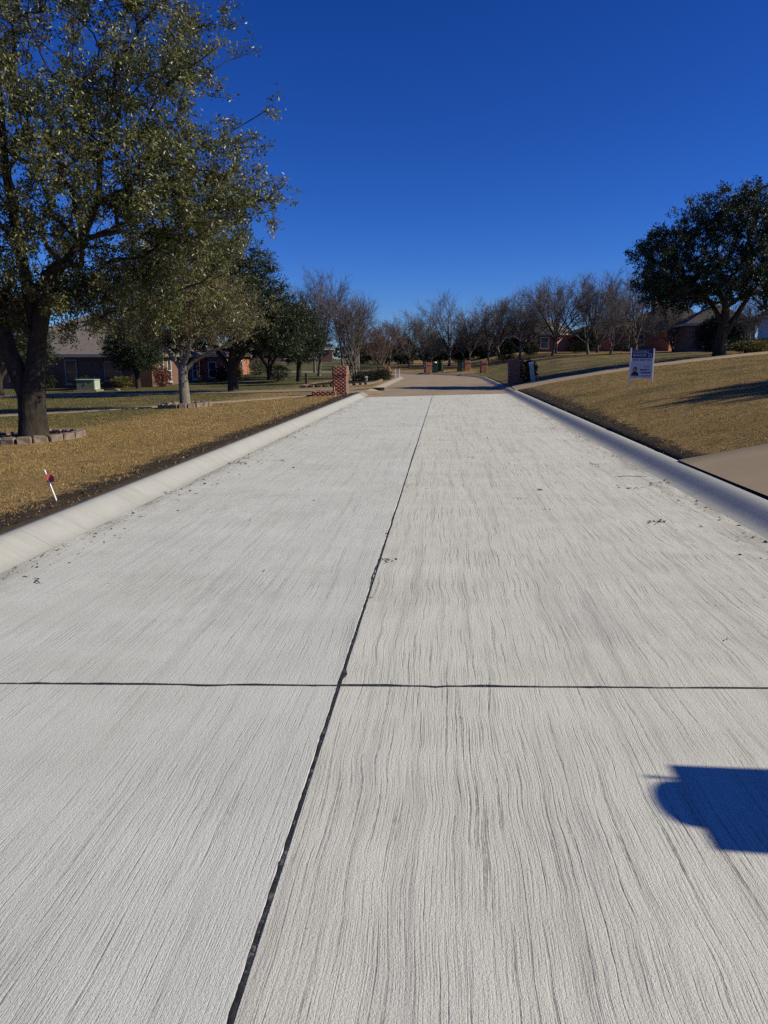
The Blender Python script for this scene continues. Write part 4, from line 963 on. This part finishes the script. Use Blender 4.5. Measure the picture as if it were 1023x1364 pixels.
bm = bmesh.new(); box(bm, Vector((0, 0, .06)), (.30, .17, .17), bevel=.02)
for v in bm.verts: v.co += Vector((random.uniform(-.01, .01),) * 3)
sm_ = bm_mesh('stone', bm); sm_.materials.append(M['stone'])
dense = []
for k in range(n):
    a, b = np.array(ring[k]), np.array(ring[(k + 1) % n]); m_ = max(1, int(np.linalg.norm(b - a) / .31))
    for t in range(m_): dense.append((a + (b - a) * t / m_, math.atan2(*(b - a)[::-1])))
for p, a in dense:
    o = link('stone', sm_, None, bed); o.location = (p[0], p[1], g(bx0 + p[0], by0 + p[1]) - bz - .02); o.rotation_euler = (0, 0, a + random.uniform(-.08, .08))
for i, (x, y, w_, lb) in enumerate([(-5.55, 51.6, 1.3, 'dark clipped hedge mound at the left of the bed'), (-4.75, 52.8, 1.4, 'dark clipped hedge mound in the middle of the bed by the road'), (-4.5, 54.2, 1.3, 'dark clipped hedge mound touching the dark brick mailbox')]):
    shrub('hedge_mound', lb, (x, y, g(x, y)), 70 + i, (w_, 1.2, .68), 5000, .06, M['cedar_leaf'], box_=True, cat='hedge')
sl = tag(empty('garden_light', (-5.2, 50.2, g(-5.2, 50.2))), 'short pale garden stub in the planting bed', 'garden light')
B('stem', (0, 0, .15), (.12, .12, .4), M['trim'], sl, taper=.8); B('cap', (0, 0, .36), (.18, .18, .08), M['trim'], sl, taper=.5)
for i, x in enumerate((-3.6, -3.95)):
    q = tag(empty('marker_post', (x + .0, 60.2 + i * .5, g(x, 60.5))), ('thin white marker post standing nearer the road before the bend', 'thin white marker post a step further from the road')[i], 'post', 'white marker posts'); B('shaft', (0, 0, .3), (.09, .09, .75), M['white_plastic'], q, bevel=.01); B('tip', (0, 0, .70), (.09, .09, .05), M['pink_flag'], q, taper=.6)

# ------------------------------------------------------------------ garden shrubs round the left house
for i, (x, y, dm, mt, lb) in enumerate([
    (-19.9, 66.0, (1.6, 1.5, 1.3), 'cedar_leaf', 'dark rounded shrub at the corner of the red brick wing'), (-19.9, 70.5, (1.4, 1.4, 1.5), 'gold_leaf', 'golden shrub against the sunlit brick wing'),
    (-19.6, 68.4, (1.4, 1.2, .9), 'cedar_leaf', 'low green shrub before the sunlit brick wing'), (-21.6, 56.2, (1.3, 1.2, 1.5), 'red_leaf', 'red-leaved shrub near the small oak by the house'),
    (-18.6, 74.5, (2.2, 1.8, 1.5), 'dark_leaf', 'wide green shrub past the golden one'), (-14.2, 63.5, (2.0, 1.6, 1.5), 'dark_leaf', 'clipped green shrub behind the dark dense oak'),
    (-27.5, 56.0, (2.0, 1.2, .9), 'cedar_leaf', 'low shrub under the shaded house wall'), (-31.0, 56.0, (1.8, 1.2, 1.4), 'cedar_leaf', 'tall shrub under the shaded house wall'), (-24.8, 56.1, (1.5, 1.1, .8), 'yellow_leaf', 'yellowish shrub under the shaded house wall')]):
    shrub('garden_shrub', lb, (x, y, g(x, y)), 90 + i, dm, 3200, .09, M[mt])
for i, (x, y, dm, lb) in enumerate([(16.6, 42.6, (2.4, 1.0, .6), 'straggly low plants at the foot of the broad oak'), (20.8, 58, (2.0, 1.6, 1.0), 'brown-tinged shrub near the white garage'), (24.3, 60, (2.6, 1.4, .8), 'low shrub in front of the white garage'), (7.2, 90.0, (2.2, 1.6, 1.1), 'low shrub before the pink brick gable'), (10.4, 93, (1.8, 1.6, 1.2), 'dark low shrub behind the slim pale-trunked tree'), (16.0, 94, (2.6, 2., 1.5), 'dark shrub under the wide bare tree'), (21.4, 90, (3., 2., 1.4), 'dark shrub under the rounded bare tree')]):
    shrub('slope_shrub', lb, (x, y, g(x, y)), 110 + i, dm, 2600, .10, M['yellow_leaf' if i == 0 else 'cedar_leaf'])
cm2 = copy_thing(crape, (22.6, 58.5, g(22.6, 58.5)), 1.0, .62, 'small pale-stemmed tree before the white garage')
rs = tag(empty('garden_rock', (-22.2, 49.4, g(-22.2, 49.4))), 'small reddish rock beside the green utility box', 'rock')
bm = bmesh.new(); bmesh.ops.create_icosphere(bm, subdivisions=2, radius=.2)
for v in bm.verts: v.co = Vector((v.co.x * 1.2, v.co.y, v.co.z * .9)) * random.uniform(.85, 1.12)
link('boulder', bm_mesh('boulder', bm), M['stone'], rs)

# ------------------------------------------------------------------ grass blades (short dormant turf)
SX = np.array([s[0] for s in strips]); SY = np.array([s[1] for s in strips]); SR = np.array([s[2] for s in strips])
def clear_of(x, y):
    ok = np.ones(len(x), bool)
    for a in range(0, len(x), 20000):
        d = np.hypot(x[a:a + 20000, None] - SX[None], y[a:a + 20000, None] - SY[None])
        ok[a:a + 20000] = (d > SR[None] + .02).all(1)
    return ok
def wave_noise(x, y, s): return (np.sin(x * 1.3 + s) * np.cos(y * 1.1 - s * 2) + np.sin(x * 3.1 - y * 2.3 + s) * .6 + np.sin(x * 7.3 + y * 5.9 + s * 3) * .4) / 2
def grass(name, x0, x1, y0, y1, dens, seed, hgt, wid, greenf):
    r = np.random.default_rng(seed); n = int((x1 - x0) * (y1 - y0) * dens); x = x0 + (x1 - x0) * r.random(n); y = y0 + (y1 - y0) * r.random(n)
    # keep what the verge of the street could show
    ok = (np.abs(np.arctan2(x, y) + .08) < .56)
    x, y = x[ok], y[ok]; ok = clear_of(x, y); x, y = x[ok], y[ok]; n = len(x)
    e = np.where(x > 0, x - 3.44, -3.74 - x); wd = np.where(x > 0, .42 + .3 * ss(12, 24, y), .66)
    sl_ = np.clip(e / wd + wave_noise(x * 3, y * 3, seed) * .45, 0, 2)
    keep = r.random(n) < np.clip((sl_ - .45) * 1.3, .05, 1); x, y = x[keep], y[keep]; n = len(x)
    keep = r.random(n) < np.clip(1.0 - .75 * np.clip(wave_noise(x * 1.9, y * 1.7, 9.) - .15, 0, 1), .2, 1); x, y = x[keep], y[keep]; n = len(x)
    C = np.stack([x, y, gz(x, y) - .004], 1); D = unit(r.normal(size=(n, 3)) * np.array([.75, .75, .2]) + np.array([0, 0, .75]))
    h = hgt * (.5 + r.random(n)); a = r.random(n) * np.pi; S_ = np.stack([np.cos(a), np.sin(a), np.zeros(n)], 1) * (wid * (.6 + .8 * r.random(n)))[:, None]
    V = np.stack([C - S_, C + S_, C + D * h[:, None]], 1).reshape(-1, 3)
    gf = greenf(x, y); tint = np.clip(.62 - .55 * gf + .16 * wave_noise(x, y, 3.) + r.normal(size=n) * .15, 0, 1)
    return V, np.repeat(tint, 3)
gl = lambda x, y: .12 + .62 * ss(-7.5, -11, x) * ss(16, 21, y) + .32 * np.clip(wave_noise(x * .55, y * .5, 1.7), 0, 1)
gr = lambda x, y: .22 + .18 * ss(14, 22, y) + .35 * np.clip(wave_noise(x * .5, y * .6, 4.1), 0, 1)
Vs, Ts = [], []
for (a, b, c, d, den, hg, wd, sd, f) in [(-9, -3.76, 6.2, 12, 2600, .028, .0035, 1, gl), (-13, -3.76, 12, 18, 1300, .030, .005, 2, gl), (-18, -3.76, 18, 28, 420, .032, .008, 3, gl), (-24, -3.76, 28, 44, 130, .036, .014, 4, gl),
        (3.46, 9, 9.5, 15, 2000, .026, .0045, 5, gr), (3.46, 13, 15, 24, 650, .028, .007, 6, gr), (3.46, 19, 24, 42, 170, .032, .012, 7, gr)]:
    V, t_ = grass('g', a, b, c, d, den, sd, hg, wd, f); Vs.append(V); Ts.append(t_)
V = np.concatenate(Vs)
tag(link('grass', np_mesh('grass', V, [np.arange(len(V)).reshape(-1, 3)], False, np.concatenate(Ts)), M['grass']), 'short straw-coloured dormant grass on both lawns', 'grass', kind='stuff')

# ------------------------------------------------------------------ fallen leaves and grit
def flat_leaves(x, y, z, L, tint, r, curl=.25):
    n = len(x); a = r.random(n) * 2 * np.pi; D = np.stack([np.cos(a), np.sin(a), r.normal(size=n) * curl * .5], 1)
    return leaf_quads(np.stack([x, y, z + .006], 1), D, L, L * (.35 + .35 * r.random(n)), tint, r, 2.2)
r = np.random.default_rng(99); Vl, Fl, Tl, c = [], [], [], 0
def addl(x, y, z, L, t):
    global c
    V, Fq, tn = flat_leaves(x, y, z, L, t, r); Vl.append(V); Fl.append(Fq + c); Tl.append(tn); c += len(V)
n = 420; y = 3.6 + 29 * r.random(n) ** 1.2; x = GL + .05 + np.abs(r.normal(size=n)) * .16 * (1 + y / 30); addl(x, y, np.zeros(n), .015 + .035 * r.random(n) ** 2, .15 + r.random(n) * .65)
n = 170; y = 3.6 + 30 * r.random(n); x = GL + .1 + (GR - GL - .2) * r.random(n); addl(x, y, np.zeros(n), .012 + .045 * r.random(n) ** 3, .15 + r.random(n) * .6)
n = 160; y = 5 + 29 * r.random(n); x = GR - .02 - np.abs(r.normal(size=n)) * .35; addl(x, y, np.zeros(n), .016 + .045 * r.random(n) ** 2, r.random(n) * .75)
for (cx_, cy_, m_, s_) in [(2.4, 9.4, 14, .05), (2.35, 11.6, 10, .06), (2.1, 7.4, 16, .045), (.9, 8.6, 8, .05), (-3.2, 11.3, 26, .10), (-3.25, 8.6, 22, .12), (-2.6, 11.6, 9, .05), (-.43, 5.75, 9, .03), (2.9, 9.8, 9, .08), (2.86, 12.5, 8, .07), (.4, 12.2, 6, .05), (-3.28, 15.2, 16, .12), (1.2, 9.2, 6, .04)]:
    addl(cx_ + r.normal(size=m_) * s_ * 1.6, cy_ + r.normal(size=m_) * s_, np.abs(r.normal(size=m_)) * .004, .02 + .03 * r.random(m_), .3 + r.random(m_) * .5)
n = 5200; x = np.where(r.random(n) < .5, -3.85 - 11 * r.random(n) ** 1.4, 3.55 + 9 * r.random(n) ** 1.3); y = 6.3 + 30 * r.random(n) ** 1.2
ok = clear_of(x, y); x, y = x[ok], y[ok]; n = len(x); addl(x, y, gz(x, y) + .016, .018 + .035 * r.random(n), .25 + .75 * r.random(n) ** .8)
n = 900; sd = r.random(n) < .5; y = 6 + 28 * r.random(n); x = np.where(sd, -3.82 - .5 * r.random(n), 3.5 + .4 * r.random(n)); ok = clear_of(x, y); x, y = x[ok], y[ok]; n = len(x); addl(x, y, gz(x, y) + .004, .02 + .04 * r.random(n), r.random(n) * .5)
n = 240; a = r.random(n) * 6.28; q = .5 + .35 * r.random(n); addl(-8.85 + q * np.cos(a), 15.3 + q * np.sin(a), gz(-8.85, 15.3) + .1 + np.zeros(n), .03 + .03 * r.random(n), r.random(n))
tag(link('fallen_leaves', np_mesh('fallen_leaves', np.concatenate(Vl), [np.concatenate(Fl)], False, np.concatenate(Tl)), M['litter']), 'scattered dry leaves and bits on the street and lawns', 'leaf litter', kind='stuff')
n = 1500; y = 3. + 20 * r.random(n) ** 1.3; x = np.where(r.random(n) < .7, GL + .02 + np.abs(r.normal(size=n)) * .07, GR - np.abs(r.normal(size=n)) * .2)
P = np.stack([x, y, np.full(n, .003)], 1); sz_ = .002 + .006 * r.random(n) ** 2
T = np.array([(1, 0, -.4), (-.5, .87, -.4), (-.5, -.87, -.4), (0, 0, .8)]); V = (P[:, None] + T[None] * sz_[:, None, None]).reshape(-1, 3); b = (np.arange(n) * 4)[:, None]
Fq = np.concatenate([b + np.array([q]) for q in ((0, 1, 3), (1, 2, 3), (2, 0, 3))])
tag(link('grit', np_mesh('grit', V, [Fq]), M['pebble']), 'fine dark grit gathered along the gutters', 'grit', kind='stuff')
# a few twigs lying by the right gutter
for i, (x, y, a, L, lb) in enumerate([(2.62, 10.35, .12, .42, 'thin dry twig lying across the street near the kerb joint'), (2.98, 10.0, 1.0, .3, 'thin dry twig lying on the rolled kerb'), (-2.95, 5.0, 2.2, .16, 'short dark twig near the kerb on the smoother lane')]):
    p = [(-L / 2, 0, 0), (-L / 5, .012, .006), (L / 6, -.01, .004), (L / 2, .02, 0)]; V, Fq = tube(p, [.004, .0045, .004, .002], 5); 
    o = tag(link('twig', np_mesh('twig', V, [Fq], True), M['twig'], None, (x, y, .008 if i != 1 else .03)), lb, 'twig'); o.rotation_euler = (0, 0, a)
